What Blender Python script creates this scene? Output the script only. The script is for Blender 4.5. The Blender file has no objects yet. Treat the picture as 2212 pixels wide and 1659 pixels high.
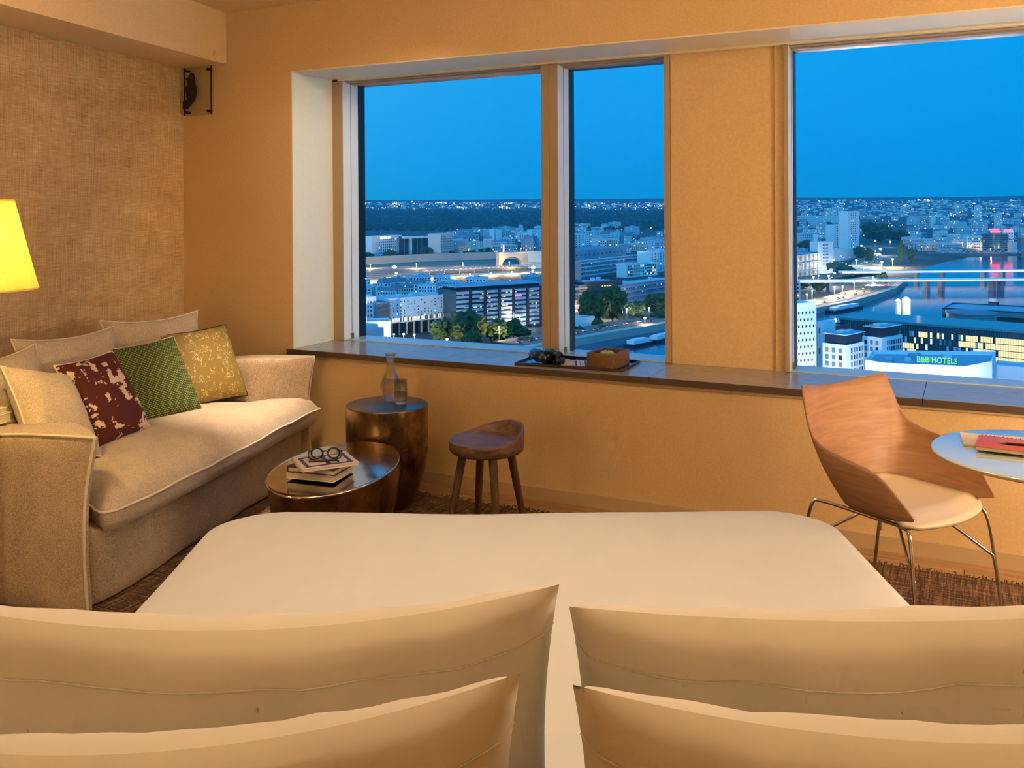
import bpy, bmesh, math, random
from mathutils import Vector, Matrix, noise
R = math.radians
S = bpy.context.scene
COL = S.collection
# ------------------------------------------------------------------ camera, sky, exposure
EYE = 1.45
cam = bpy.data.cameras.new('camera')
cam.sensor_width = 36.0
cam.lens = 36.0 * 2000.0 / 2212.0
cam.shift_y = -(829.5 - 450.0) / 2212.0
cam.clip_start, cam.clip_end = 0.05, 20000.0
cam_o = bpy.data.objects.new('camera', cam)
COL.objects.link(cam_o)
TILT = 0.006
cam_o.matrix_world = Matrix(((math.cos(TILT), math.sin(TILT), 0, 0), (0, 0, -1, 0), (-math.sin(TILT), math.cos(TILT), 0, EYE), (0, 0, 0, 1)))
S.camera = cam_o
S.view_settings.view_transform = 'Standard'
S.view_settings.look = 'None'
S.view_settings.gamma = 1.0
S.view_settings.exposure = 0.0
S.view_settings.use_curve_mapping = False
S.cycles.use_denoising = True
S.cycles.max_bounces = 5
S.cycles.diffuse_bounces = 2
S.cycles.glossy_bounces = 3
S.cycles.transmission_bounces = 5
S.cycles.use_adaptive_sampling = True
S.cycles.adaptive_threshold = 0.16
S.cycles.adaptive_min_samples = 12
S.cycles.sample_clamp_indirect = 4.0
S.cycles.caustics_refractive = False
S.cycles.caustics_reflective = False

W = bpy.data.worlds.new('dusk_sky')
S.world = W
W.use_nodes = True
nt = W.node_tree
nt.nodes.clear()
w_out = nt.nodes.new('ShaderNodeOutputWorld')
w_bg = nt.nodes.new('ShaderNodeBackground')
w_tc = nt.nodes.new('ShaderNodeTexCoord')
w_sep = nt.nodes.new('ShaderNodeSeparateXYZ')
w_r1 = nt.nodes.new('ShaderNodeValToRGB')      # elevation
w_r2 = nt.nodes.new('ShaderNodeValToRGB')      # bearing: a little paler towards the afterglow
w_mix = nt.nodes.new('ShaderNodeMix')
w_mix.data_type = 'RGBA'
w_mix.blend_type = 'MULTIPLY'
w_mix.inputs[0].default_value = 1.0
nt.links.new(w_tc.outputs['Generated'], w_sep.inputs[0])
nt.links.new(w_sep.outputs['Z'], w_r1.inputs[0])
w_map = nt.nodes.new('ShaderNodeMapRange')
w_map.inputs[1].default_value, w_map.inputs[2].default_value = -1.0, 1.0
nt.links.new(w_sep.outputs['X'], w_map.inputs[0])
nt.links.new(w_map.outputs[0], w_r2.inputs[0])
e = w_r1.color_ramp.elements
e[0].position, e[0].color = 0.0, (0.004, 0.30, 0.86, 1)
e[1].position, e[1].color = 1.0, (0.080, 0.46, 1.05, 1)
e.new(0.10).color = (0.014, 0.35, 0.88, 1)
e.new(0.20).color = (0.022, 0.385, 0.93, 1)
e = w_r2.color_ramp.elements
e[0].position, e[0].color = 0.30, (2.6, 1.22, 1.06, 1)
e[1].position, e[1].color = 0.75, (0.15, 0.93, 0.98, 1)
e.new(0.50).color = (0.7, 1.0, 1.0, 1)
nt.links.new(w_r1.outputs[0], w_mix.inputs[6])
nt.links.new(w_r2.outputs[0], w_mix.inputs[7])
nt.links.new(w_mix.outputs[2], w_bg.inputs[0])
w_bg.inputs[1].default_value = 1.0
nt.links.new(w_bg.outputs[0], w_out.inputs[0])

def light(name, kind, loc, energy, color, **kw):
    d = bpy.data.lights.new(name, kind)
    d.energy, d.color = energy, color
    target = kw.pop('target', None)
    for k, v in kw.items():
        setattr(d, k, v)
    o = bpy.data.objects.new(name, d)
    COL.objects.link(o)
    o.location = loc
    if target is not None:
        o.rotation_euler = (Vector(target) - Vector(loc)).to_track_quat('-Z', 'Y').to_euler()
    return o

# the last glow of the western sky behind the hotel, on the city facades
light('afterglow', 'SUN', (0, 0, 60), 1.7, (0.13, 0.53, 1.0), target=(0.25 * 100, 100, 60 - 42), angle=R(75))
# ceiling downlights of the room, with unseen fill lights added among them
WARM = (1.0, 0.79, 0.51)
light('downlight_bed', 'AREA', (0.05, 2.05, 2.60), 5.5, WARM, target=(0.05, 2.1, 0), shape='DISK', size=0.4, spread=R(110))
light('downlight_sofa', 'SPOT', (-1.14, 4.42, 2.58), 330, (1.0, 0.80, 0.55), target=(-1.31, 4.68, 0.45), spot_size=R(31), spot_blend=1.0, shadow_soft_size=0.05)
light('upper_fill', 'POINT', (-0.75, 2.70, 2.34), 25, WARM, shadow_soft_size=0.22)  # unseen fill added under the ceiling to light the walls evenly
light('upper_fill', 'POINT', (1.75, 2.05, 2.34), 17, WARM, shadow_soft_size=0.22)  # second unseen fill of the same sort, added on the right
light('reveal_fill_spot', 'SPOT', (0.08, 4.02, 2.36), 58, WARM, target=(-1.20, 5.45, 1.30), spot_size=R(58), spot_blend=0.8, shadow_soft_size=0.08)  # unseen spot added to brighten the window reveal
light('left_fill', 'POINT', (-1.85, 1.35, 1.10), 26, WARM, shadow_soft_size=0.16)  # unseen low fill added on the left for wall, soffit and pillows
light('right_fill', 'POINT', (2.60, 1.75, 1.10), 50, WARM, shadow_soft_size=0.14)  # unseen fill added on the right for general brightness
light('window_floor_lamp_glow', 'POINT', (2.75, 2.45, 0.95), 78, WARM, shadow_soft_size=0.18)

# ------------------------------------------------------------------ helpers
def lin(h):
    if isinstance(h, str):
        c = [int(h[i:i + 2], 16) / 255 for i in (0, 2, 4)]
    else:
        return tuple(h)[:3] + (1,)
    return tuple((x / 12.92 if x <= 0.04045 else ((x + 0.055) / 1.055) ** 2.4) for x in c) + (1,)

class N:
    """a tiny node writer for one material"""
    def __init__(s, name):
        s.m = bpy.data.materials.new(name)
        s.m.use_nodes = True
        s.t = s.m.node_tree
        s.t.nodes.clear()
        s.out = s.t.nodes.new('ShaderNodeOutputMaterial')
    def n(s, typ, ins=None, **kw):
        x = s.t.nodes.new('ShaderNode' + typ)
        for k, v in kw.items():
            setattr(x, k, v)
        for k, v in (ins or {}).items():
            if hasattr(v, 'node'):
                s.t.links.new(v, x.inputs[k])
            else:
                x.inputs[k].default_value = v
        return x
    def coord(s, scale=(1, 1, 1), rot=(0, 0, 0), kind='Object'):
        c = s.n('TexCoord')
        return s.n('Mapping', {'Vector': c.outputs[kind], 'Scale': scale, 'Rotation': rot}).outputs[0]
    def noise(s, vec, scale, detail=3, rough=0.55, dist=0.0):
        return s.n('TexNoise', {'Vector': vec, 'Scale': scale, 'Detail': detail, 'Roughness': rough, 'Distortion': dist}).outputs['Fac']
    def ramp(s, fac, stops, interp='LINEAR'):
        r = s.n('ValToRGB', {'Fac': fac})
        r.color_ramp.interpolation = interp
        el = r.color_ramp.elements
        while len(el) < len(stops):
            el.new(0.5)
        for q, (p, c) in zip(el, stops):
            q.position, q.color = p, lin(c)
        return r.outputs[0]
    def mix(s, f, a, b, mode='MIX'):
        x = s.n('Mix', data_type='RGBA', blend_type=mode)
        for k, v in ((0, f), (6, a), (7, b)):
            if hasattr(v, 'node'):
                s.t.links.new(v, x.inputs[k])
            else:
                x.inputs[k].default_value = v
        return x.outputs[2]
    def math(s, op, a, b=0.5):
        return s.n('Math', {0: a, 1: b}, operation=op).outputs[0]
    def bump(s, h, strength=0.3, dist=0.01):
        return s.n('Bump', {'Height': h, 'Strength': strength, 'Distance': dist}).outputs[0]
    def pbr(s, color, rough=0.5, metal=0.0, normal=None, **kw):
        p = s.n('BsdfPrincipled')
        def put(k, v):
            if hasattr(v, 'node'):
                s.t.links.new(v, p.inputs[k])
            else:
                p.inputs[k].default_value = v
        put('Base Color', color if hasattr(color, 'node') else lin(color))
        put('Roughness', rough)
        put('Metallic', metal)
        if normal is not None:
            put('Normal', normal)
        for k, v in kw.items():
            put(k, v)
        s.t.links.new(p.outputs[0], s.out.inputs[0])
        return s.m

M = {}
def plain(name, color, rough=0.5, metal=0.0, **kw):
    M[name] = N(name).pbr(color, rough, metal, **kw)
    return M[name]
def emit(name, color, strength, sample=False):
    a = N(name)
    em = a.n('Emission', {'Color': lin(color), 'Strength': strength})
    a.t.links.new(em.outputs[0], a.out.inputs[0])
    if not sample:
        a.m.cycles.emission_sampling = 'NONE'
    M[name] = a.m

def wall_paint(name, color, amt=0.05):
    a = N(name)
    f = a.noise(a.coord(), 90, 1)
    c = a.ramp(f, [(0.3, [x * (1 - amt) for x in lin(color)[:3]]), (0.7, [x * (1 + amt) for x in lin(color)[:3]])])
    M[name] = a.pbr(c, 0.75)
wall_paint('wall_paint', (0.77, 0.50, 0.235))
wall_paint('ceiling_paint', (0.92, 0.66, 0.36))
wall_paint('reveal_paint', (0.86, 0.87, 0.74), 0.02)
plain('head_lining', (0.90, 0.76, 0.50), 0.5)
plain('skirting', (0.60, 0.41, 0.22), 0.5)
# woven wall covering: fibres both ways
a = N('wallpaper')
h1 = a.noise(a.coord((4, 4, 120)), 2.2, 6, 0.7)
v1 = a.noise(a.coord((110, 110, 3)), 2.0, 6, 0.7)
big = a.noise(a.coord((1.5, 1.5, 4)), 2.0, 4)
patch = a.noise(a.coord((2.2, 2.2, 1.2)), 6.0, 3)
wv = a.math('MULTIPLY', h1, v1)
mixf = a.math('ADD', a.math('MULTIPLY', wv, 1.55), a.math('MULTIPLY', big, 0.28))
mixf = a.math('ADD', mixf, a.math('MULTIPLY', patch, 0.14))
c = a.ramp(mixf, [(0.38, (0.30, 0.155, 0.062)), (0.52, (0.55, 0.345, 0.16)), (0.66, (0.69, 0.47, 0.24)), (0.80, (0.90, 0.70, 0.43))])
M['wallpaper'] = a.pbr(c, 0.7, normal=a.bump(wv, 0.5, 0.006))
# floor boards
a = N('floor_wood')
g = a.noise(a.coord((0.6, 9, 1)), 5, 6, 0.6)
c = a.ramp(g, [(0.3, (0.30, 0.16, 0.075)), (0.7, (0.52, 0.31, 0.15))])
M['floor_wood'] = a.pbr(c, 0.35)
# rug with a loose woven grid
a = N('rug_wool')
u = a.noise(a.coord((70, 3, 1)), 1.6, 4, 0.7)
v = a.noise(a.coord((3, 70, 1)), 1.6, 4, 0.7)
f = a.math('MULTIPLY', u, v)
c = a.ramp(f, [(0.15, (0.028, 0.013, 0.007)), (0.23, (0.070, 0.034, 0.018)), (0.32, (0.30, 0.16, 0.085))])
M['rug_wool'] = a.pbr(c, 0.95, normal=a.bump(f, 0.8, 0.01))
# fabrics
def fabric(name, c0, c1, scale=900, bump=0.25):
    a = N(name)
    f = a.noise(a.coord(), scale, 2, 0.6)
    g = a.noise(a.coord(), 9, 3, 0.6)
    c = a.mix(0.25, a.ramp(f, [(0.35, c0), (0.65, c1)]), a.ramp(g, [(0.3, c0), (0.7, c1)]))
    M[name] = a.pbr(c, 0.9, normal=a.bump(f, bump, 0.004), **{'Sheen Weight': 0.25})
fabric('sofa_linen', (0.30, 0.205, 0.125), (0.70, 0.53, 0.37), 260)
fabric('sofa_cushion_linen', (0.38, 0.28, 0.18), (0.74, 0.58, 0.42), 300)
fabric('piping_linen', (0.74, 0.62, 0.46), (0.82, 0.70, 0.54), 600)
def linen(name, c0, c1):
    a = N(name)
    M[name] = a.pbr(a.ramp(a.noise(a.coord(), 6, 2), [(0.3, c0), (0.7, c1)]), 0.9)
linen('bed_linen', (0.615, 0.615, 0.62), (0.64, 0.64, 0.645))
linen('pillow_linen', (0.84, 0.77, 0.66), (0.87, 0.80, 0.69))
# burgundy cushion with torn cream strokes
a = N('burgundy_print')
co = a.coord((1, 1, 1), (0, R(35), 0))
n1 = a.noise(a.coord((5, 5, 16), (0, R(40), 0)), 1.3, 5, 0.62, 0.9)
n2 = a.noise(a.coord((18, 18, 6), (0, R(-25), 0)), 1.2, 4, 0.6, 0.5)
f = a.math('MULTIPLY', n1, n2)
c = a.ramp(f, [(0.278, (0.085, 0.010, 0.006)), (0.286, (0.78, 0.58, 0.40))], 'LINEAR')
M['burgundy_print'] = a.pbr(c, 0.9)
# green basket weave
a = N('green_weave')
br = a.n('TexBrick', {'Vector': a.coord((1, 1, 1), (R(90), 0, 0)), 'Scale': 1.0, 'Color1': lin((0.21, 0.27, 0.05)), 'Color2': lin((0.33, 0.38, 0.09)), 'Mortar': lin((0.030, 0.045, 0.010)), 'Mortar Size': 0.0024, 'Brick Width': 0.016, 'Row Height': 0.0085}, offset=0.5)
M['green_weave'] = a.pbr(br.outputs['Color'], 0.9, normal=a.bump(br.outputs['Fac'], -0.8, 0.006))
# mustard with cream crackle
a = N('mustard_crackle')
wob = a.n('TexNoise', {'Vector': a.coord(), 'Scale': 9, 'Detail': 4})
vec = a.mix(0.22, a.coord((1, 1, 1)), wob.outputs['Color'])
vo = a.n('TexVoronoi', {'Vector': vec, 'Scale': 38}, feature='DISTANCE_TO_EDGE')
brk = a.noise(a.coord(), 24, 3)
ln = a.math('MULTIPLY', a.math('LESS_THAN', vo.outputs['Distance'], 0.035), a.math('GREATER_THAN', brk, 0.50))
c = a.mix(ln, lin((0.27, 0.175, 0.028)), lin((0.66, 0.48, 0.26)))
M['mustard_crackle'] = a.pbr(c, 0.7)
# metals and woods
a = N('bronze_side')
f = a.noise(a.coord((1, 1, 0.8)), 7, 5, 0.6)
c = a.ramp(f, [(0.35, (0.10, 0.058, 0.028)), (0.62, (0.36, 0.22, 0.10))])
M['bronze_side'] = a.pbr(c, a.math('ADD', a.math('MULTIPLY', a.noise(a.coord(), 5, 4), 0.25), 0.16), 1.0, normal=a.bump(a.noise(a.coord(), 40, 3), 0.06, 0.004))
M['bronze_top'] = N('bronze_top').pbr((0.20, 0.15, 0.12), 0.33, 1.0)
a = N('polished_top')
f = a.noise(a.coord((2, 1, 1)), 4, 5, 0.6, 1.0)
M['polished_top'] = a.pbr(a.ramp(f, [(0.3, (0.42, 0.40, 0.37)), (0.7, (0.66, 0.64, 0.60))]), a.math('ADD', a.math('MULTIPLY', f, 0.2), 0.03), 1.0, normal=a.bump(a.noise(a.coord(), 3.5, 2), 0.10, 0.02))
def wood(name, c0, c1, scale=(3, 28, 28), rough=0.45, dist=1.2):
    a = N(name)
    f = a.noise(a.coord(scale), 1.6, 6, 0.62, dist)
    M[name] = a.pbr(a.ramp(f, [(0.32, c0), (0.68, c1)]), rough, normal=a.bump(f, 0.08, 0.003))
wood('stool_wood', (0.065, 0.030, 0.020), (0.22, 0.12, 0.075), (4, 24, 24), 0.42)
wood('stool_leg_wood', (0.045, 0.022, 0.014), (0.16, 0.085, 0.045), (30, 30, 3), 0.5)
wood('ash_veneer', (0.33, 0.155, 0.070), (0.47, 0.245, 0.118), (3, 3, 26), 0.52, 0.8)
wood('box_wood', (0.10, 0.042, 0.015), (0.22, 0.105, 0.040), (8, 30, 30), 0.45)
a = N('sill_stone')
f = a.noise(a.coord((3, 12, 3)), 4, 5, 0.6)
M['sill_stone'] = a.pbr(a.ramp(f, [(0.3, (0.31, 0.275, 0.25)), (0.7, (0.40, 0.36, 0.33))]), 0.22, **{'Specular IOR Level': 0.75})
plain('sill_edge', (0.085, 0.050, 0.028), 0.55)
plain('frame_skylit', (0.92, 0.94, 0.84), 0.32)  # pale tone of the sky-lit frame sides put into the colour
plain('ledge_skylit', (0.50, 0.60, 0.70), 0.22, **{'Specular IOR Level': 0.8})  # blue of the reflected sky put into the rail colour
plain('frame_roomlit', (0.42, 0.29, 0.17), 0.5)  # tan of the room-lit frame fronts put into the colour
plain('gasket_rubber', (0.006, 0.006, 0.007), 0.35)
plain('chrome', (0.62, 0.58, 0.54), 0.10, 1.0)
plain('dark_steel', (0.045, 0.030, 0.022), 0.32, 0.8)
plain('seat_plastic', (0.72, 0.56, 0.38), 0.36)
plain('white_laminate', (0.80, 0.90, 0.90), 0.06, **{'Coat Weight': 1.0, 'Coat IOR': 1.9, 'Coat Roughness': 0.03, 'Specular IOR Level': 0.8})
plain('table_edge', (0.60, 0.42, 0.22), 0.4)
plain('black_gloss', (0.008, 0.008, 0.009), 0.14)
plain('black_matte', (0.012, 0.010, 0.010), 0.5)
plain('paper', (0.80, 0.73, 0.62), 0.8)
plain('paper_edge', (0.70, 0.56, 0.38), 0.85)
plain('cream_cover', (0.78, 0.66, 0.45), 0.6)
plain('navy_print', (0.018, 0.028, 0.075), 0.5)
plain('pink_paper', (0.66, 0.50, 0.46), 0.7)
plain('dark_cover', (0.022, 0.020, 0.028), 0.5)
plain('red_cover', (0.62, 0.115, 0.055), 0.55)
plain('apple_skin', (0.34, 0.42, 0.10), 0.3)
plain('tray_metal', (0.10, 0.066, 0.042), 0.22, 0.8)
plain('tray_mirror', (0.30, 0.27, 0.25), 0.12, 1.0)
plain('brass', (0.35, 0.22, 0.09), 0.35, 1.0)
a = N('window_glass')
lw = a.n('LayerWeight', {'Blend': 0.12})
tr = a.n('BsdfTransparent', {'Color': (0.97, 0.985, 0.99, 1)})
gl = a.n('BsdfGlossy', {'Color': (1, 1, 1, 1), 'Roughness': 0.0})
mx = a.n('MixShader', {0: a.math('MULTIPLY', lw.outputs['Fresnel'], 0.07), 1: tr.outputs[0], 2: gl.outputs[0]})
a.t.links.new(mx.outputs[0], a.out.inputs[0])
M['window_glass'] = a.m
def clear(name, tint, ior, k):
    a = N(name)
    g = a.n('BsdfGlass', {'Color': tint, 'Roughness': 0.0, 'IOR': ior})
    t = a.n('BsdfTransparent', {'Color': tint})
    m = a.n('MixShader', {0: k, 1: g.outputs[0], 2: t.outputs[0]})
    a.t.links.new(m.outputs[0], a.out.inputs[0])
    M[name] = a.m
clear('drinking_glass', (0.98, 0.98, 0.97, 1), 1.45, 0.55)
clear('water', (0.97, 0.97, 0.94, 1), 1.33, 0.2)
clear('art_glass', (0.96, 0.97, 0.95, 1), 1.4, 0.92)
a = N('lamp_shade')
tl = a.n('BsdfTranslucent', {'Color': lin((0.46, 0.29, 0.060))})
df = a.n('BsdfDiffuse', {'Color': lin((0.62, 0.46, 0.18))})
m1 = a.n('MixShader', {0: 0.35, 1: tl.outputs[0], 2: df.outputs[0]})
em = a.n('Emission', {'Color': lin((1.0, 0.55, 0.045)), 'Strength': 0.40})
ad = a.n('AddShader', {0: m1.outputs[0], 1: em.outputs[0]})
a.t.links.new(ad.outputs[0], a.out.inputs[0])
M['lamp_shade'] = a.m

def tag(o, label=None, cat=None, group=None, kind=None):
    for k, v in (('label', label), ('category', cat), ('group', group), ('kind', kind)):
        if v:
            o[k] = v
    return o
def place(o, parent=None, mat=None):
    COL.objects.link(o)
    if parent is not None:
        o.parent = parent
    if mat is not None:
        o.matrix_world = mat
    return o
def empty(name, mat=None, parent=None, size=0.1):
    o = bpy.data.objects.new(name, None)
    o.empty_display_size = size
    COL.objects.link(o)
    if parent is not None:
        o.parent = parent
    if mat is not None:
        o.matrix_local = mat
    return o
def xf(x=0, y=0, z=0, rz=0, rx=0, ry=0):
    return Matrix.Translation((x, y, z)) @ Matrix.Rotation(R(rz), 4, 'Z') @ Matrix.Rotation(R(rx), 4, 'X') @ Matrix.Rotation(R(ry), 4, 'Y')

class MB:
    """collects geometry for ONE mesh"""
    def __init__(s):
        s.v, s.f, s.mi, s.sm = [], [], [], []
    def add(s, vs, fs, mi=0, smooth=False, mat=None):
        b = len(s.v)
        s.v += [tuple(mat @ Vector(p)) for p in vs] if mat is not None else [tuple(p) for p in vs]
        for f in fs:
            s.f.append(tuple(b + i for i in f)); s.mi.append(mi); s.sm.append(smooth)
        return s
    def box(s, x0, x1, y0, y1, z0, z1, mi=0, mat=None, bev=0.0):
        if bev:
            bm = bmesh.new()
            bmesh.ops.create_cube(bm, size=1)
            for v in bm.verts:
                v.co = Vector(((x0 + x1) / 2 + v.co.x * (x1 - x0), (y0 + y1) / 2 + v.co.y * (y1 - y0), (z0 + z1) / 2 + v.co.z * (z1 - z0)))
            bmesh.ops.bevel(bm, geom=bm.edges[:], offset=bev, segments=2, affect='EDGES', profile=0.6)
            bm.verts.index_update()
            s.add([v.co.copy() for v in bm.verts], [[v.index for v in f.verts] for f in bm.faces], mi, True, mat)
            bm.free()
            return s
        vs = [(x, y, z) for z in (z0, z1) for y in (y0, y1) for x in (x0, x1)]
        return s.add(vs, [(0, 2, 3, 1), (4, 5, 7, 6), (0, 1, 5, 4), (2, 6, 7, 3), (0, 4, 6, 2), (1, 3, 7, 5)], mi, False, mat)
    def grid(s, pts, mi=0, smooth=True, closeu=False, mat=None, flip=False):
        n, m = len(pts), len(pts[0])
        fs = []
        for i in range(n - 1):
            for j in range(m if closeu else m - 1):
                q = (i * m + j, i * m + (j + 1) % m, (i + 1) * m + (j + 1) % m, (i + 1) * m + j)
                fs.append(q[::-1] if flip else q)
        return s.add([p for r in pts for p in r], fs, mi, smooth, mat)
    def lathe(s, prof, seg=32, mi=0, mat=None, sx=1.0, sy=1.0, cap0=True, cap1=True, smooth=True):
        pts = [[(r * sx * math.cos(2 * math.pi * k / seg), r * sy * math.sin(2 * math.pi * k / seg), z) for k in range(seg)] for r, z in prof]
        s.grid(pts, mi, smooth, True, mat)
        if cap0 and prof[0][0] > 1e-5:
            s.add(pts[0], [tuple(range(seg))[::-1]], mi, False, mat)
        if cap1 and prof[-1][0] > 1e-5:
            s.add(pts[-1], [tuple(range(seg))], mi, False, mat)
        return s
    def tube(s, path, r, seg=8, mi=0, closed=False, mat=None):
        P = [Vector(p) for p in path]
        n = len(P)
        rr = r if isinstance(r, (list, tuple)) else [r] * n
        rings, up = [], None
        for i in range(n):
            t = (P[(i + 1) % n] - P[i - 1]) if closed else (P[min(i + 1, n - 1)] - P[max(i - 1, 0)])
            t.normalize()
            if up is None:
                up = Vector((0, 0, 1)) if abs(t.z) < 0.9 else Vector((1, 0, 0))
            a_ = up - t * up.dot(t)
            if a_.length < 1e-4:
                a_ = t.orthogonal()
            a_.normalize()
            b_ = t.cross(a_)
            up = a_
            rings.append([P[i] + (a_ * math.cos(2 * math.pi * k / seg) + b_ * math.sin(2 * math.pi * k / seg)) * rr[i] for k in range(seg)])
        if closed:
            rings.append(rings[0])
        s.grid(rings, mi, True, True, mat)
        if not closed:
            s.add(rings[0], [tuple(range(seg))[::-1]], mi, False, mat)
            s.add(rings[-1], [tuple(range(seg))], mi, False, mat)
        return s
    def mesh(s, name, mats):
        me = bpy.data.meshes.new(name)
        me.from_pydata(s.v, [], s.f)
        for m_ in (mats if isinstance(mats, (list, tuple)) else [mats]):
            me.materials.append(M[m_])
        me.polygons.foreach_set('material_index', s.mi)
        me.polygons.foreach_set('use_smooth', s.sm)
        me.update()
        return me
    def build(s, name, mats, parent=None, mat=None):
        o = bpy.data.objects.new(name, s.mesh(name, mats))
        COL.objects.link(o)
        if parent is not None:
            o.parent = parent
        if mat is not None:
            o.matrix_local = mat
        return o
def obj(name, me, parent=None, mat=None):
    o = bpy.data.objects.new(name, me)
    COL.objects.link(o)
    if parent is not None:
        o.parent = parent
    if mat is not None:
        o.matrix_local = mat
    return o
def sstep(a, b, x):
    t = max(0.0, min(1.0, (x - a) / (b - a)))
    return t * t * (3 - 2 * t)
def catmull(P, n=6):
    P = [Vector(p) for p in P]
    out = []
    for i in range(len(P) - 1):
        p0, p1, p2, p3 = P[max(i - 1, 0)], P[i], P[i + 1], P[min(i + 2, len(P) - 1)]
        for k in range(n):
            t = k / n
            out.append(0.5 * ((2 * p1) + (p2 - p0) * t + (2 * p0 - 5 * p1 + 4 * p2 - p3) * t * t + (3 * p1 - p0 - 3 * p2 + p3) * t ** 3))
    out.append(P[-1])
    return out
# ------------------------------------------------------------------ the room. s runs along the window wall, n outwards through the glass
WALL = Matrix(((0.8956, 0.4449, 0, 1.3771), (-0.4449, 0.8956, 0, 3.9937), (0, 0, 1, 0), (0, 0, 0, 1)))
CEIL, SILL, HEAD = 2.625, 0.655, 2.245
S_L, S_R, N_B = -2.945, 2.62, -5.3           # left reveal, right wall, back of the room
def struct(o):
    o['kind'] = 'structure'
    return o
fl = MB()
fl.box(-4.9, 2.8, N_B - 0.2, 0.6, -0.12, -0.02)
floor = struct(fl.build('floor', 'floor_wood', None, WALL))
# floor boards that show beside the rugs
bd = MB(); bd.box(0, 1.8, 0, 0.146, -0.02, 0.0)
bme = bd.mesh('floor_board', 'floor_wood')
for r_ in range(36):
    for c_ in range(5):
        obj('floor_board', bme, floor, Matrix.Translation((-4.9 + c_ * 1.803 - (0.6 if r_ % 2 else 0), -5.3 + r_ * 0.149 + 0.0, 0)))
ce = MB(); ce.box(-4.9, 2.8, N_B - 0.2, 0.6, CEIL, CEIL + 0.12)
struct(ce.build('ceiling', 'ceiling_paint', None, WALL))
wb = MB()
wb.box(-4.3, 2.8, 0.0, 0.62, -0.02, SILL - 0.032)
wb.box(-4.3, S_L, 0.0, 0.62, SILL - 0.032, CEIL)
wb.box(S_L, 2.8, 0.0, 0.62, HEAD, CEIL)
wb.box(-0.832, -0.268, 0.405, 0.62, SILL - 0.032, HEAD)
wb.box(2.3, 2.8, 0.0, 0.62, SILL - 0.032, HEAD)
struct(wb.build('wall_back', 'wall_paint', None, WALL))
t = MB(); t.box(S_L, S_L + 0.006, -0.0, 0.372, SILL, HEAD)
struct(t.build('trim_2', 'reveal_paint', None, WALL))
t = MB(); t.box(S_L, 2.3, 0.004, 0.372, HEAD - 0.008, HEAD); t.box(S_L + 0.05, 2.3, 0.365, 0.40, HEAD - 0.018, HEAD)
struct(t.build('trim_3', 'head_lining', None, WALL))
t = MB(); t.box(-0.31, -0.262, 0.393, 0.5, SILL, HEAD - 0.008)
struct(t.build('trim_4', 'wall_paint', None, WALL))
t = MB(); t.box(-4.0, 2.62, -0.014, 0, 0, 0.062)
struct(t.build('baseboard_back', 'skirting', None, WALL))
# left wall stands about eleven degrees off square with the window wall
LW = Matrix.Translation((-2.012, 5.684, 0)) @ Matrix.Rotation(R(75.0), 4, 'Z')   # x runs to the corner, y into the wall
t = MB(); t.box(-8.2, 0.25, 0.0, 0.12, -0.02, CEIL)
struct(t.build('wall_left', 'wallpaper', None, LW))
t = MB(); t.box(-8.2, 0.10, -0.345, 0.0, 2.32, CEIL)
struct(t.build('trim_1', 'ceiling_paint', None, LW))
t = MB(); t.box(-4.9, 2.8, N_B - 0.15, N_B, 0, CEIL)
struct(t.build('wall_front', 'wall_paint', None, WALL))
t = MB(); t.box(2.62, 2.75, N_B, 0.6, 0, CEIL)
struct(t.build('wall_right', 'wall_paint', None, WALL))
# sill of long stone slabs
sill = struct(empty('window_sill', WALL))
js = [-2.972, -1.985, -0.818, 0.357, 1.5, 2.62]
for k in range(5):
    x0, x1 = js[k] + 0.0012, js[k + 1] - 0.0012
    m_ = MB()
    m_.box(x0, x1, -0.022, 0.0, SILL - 0.030, SILL, 0, None)
    m_.box(max(x0, S_L + 0.006), min(x1, 2.30), 0.0, 0.40, SILL - 0.030, SILL, 0, None)
    sl = m_.build('sill_slab', 'sill_stone', sill)
    f_ = MB(); f_.box(x0, x1, -0.024, -0.0215, SILL - 0.031, SILL - 0.0015)
    f_.build('front_edge', 'sill_edge', sl)
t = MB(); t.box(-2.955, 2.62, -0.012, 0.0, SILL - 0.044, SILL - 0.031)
t.build('shadow_strip', 'skirting', sill)
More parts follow.
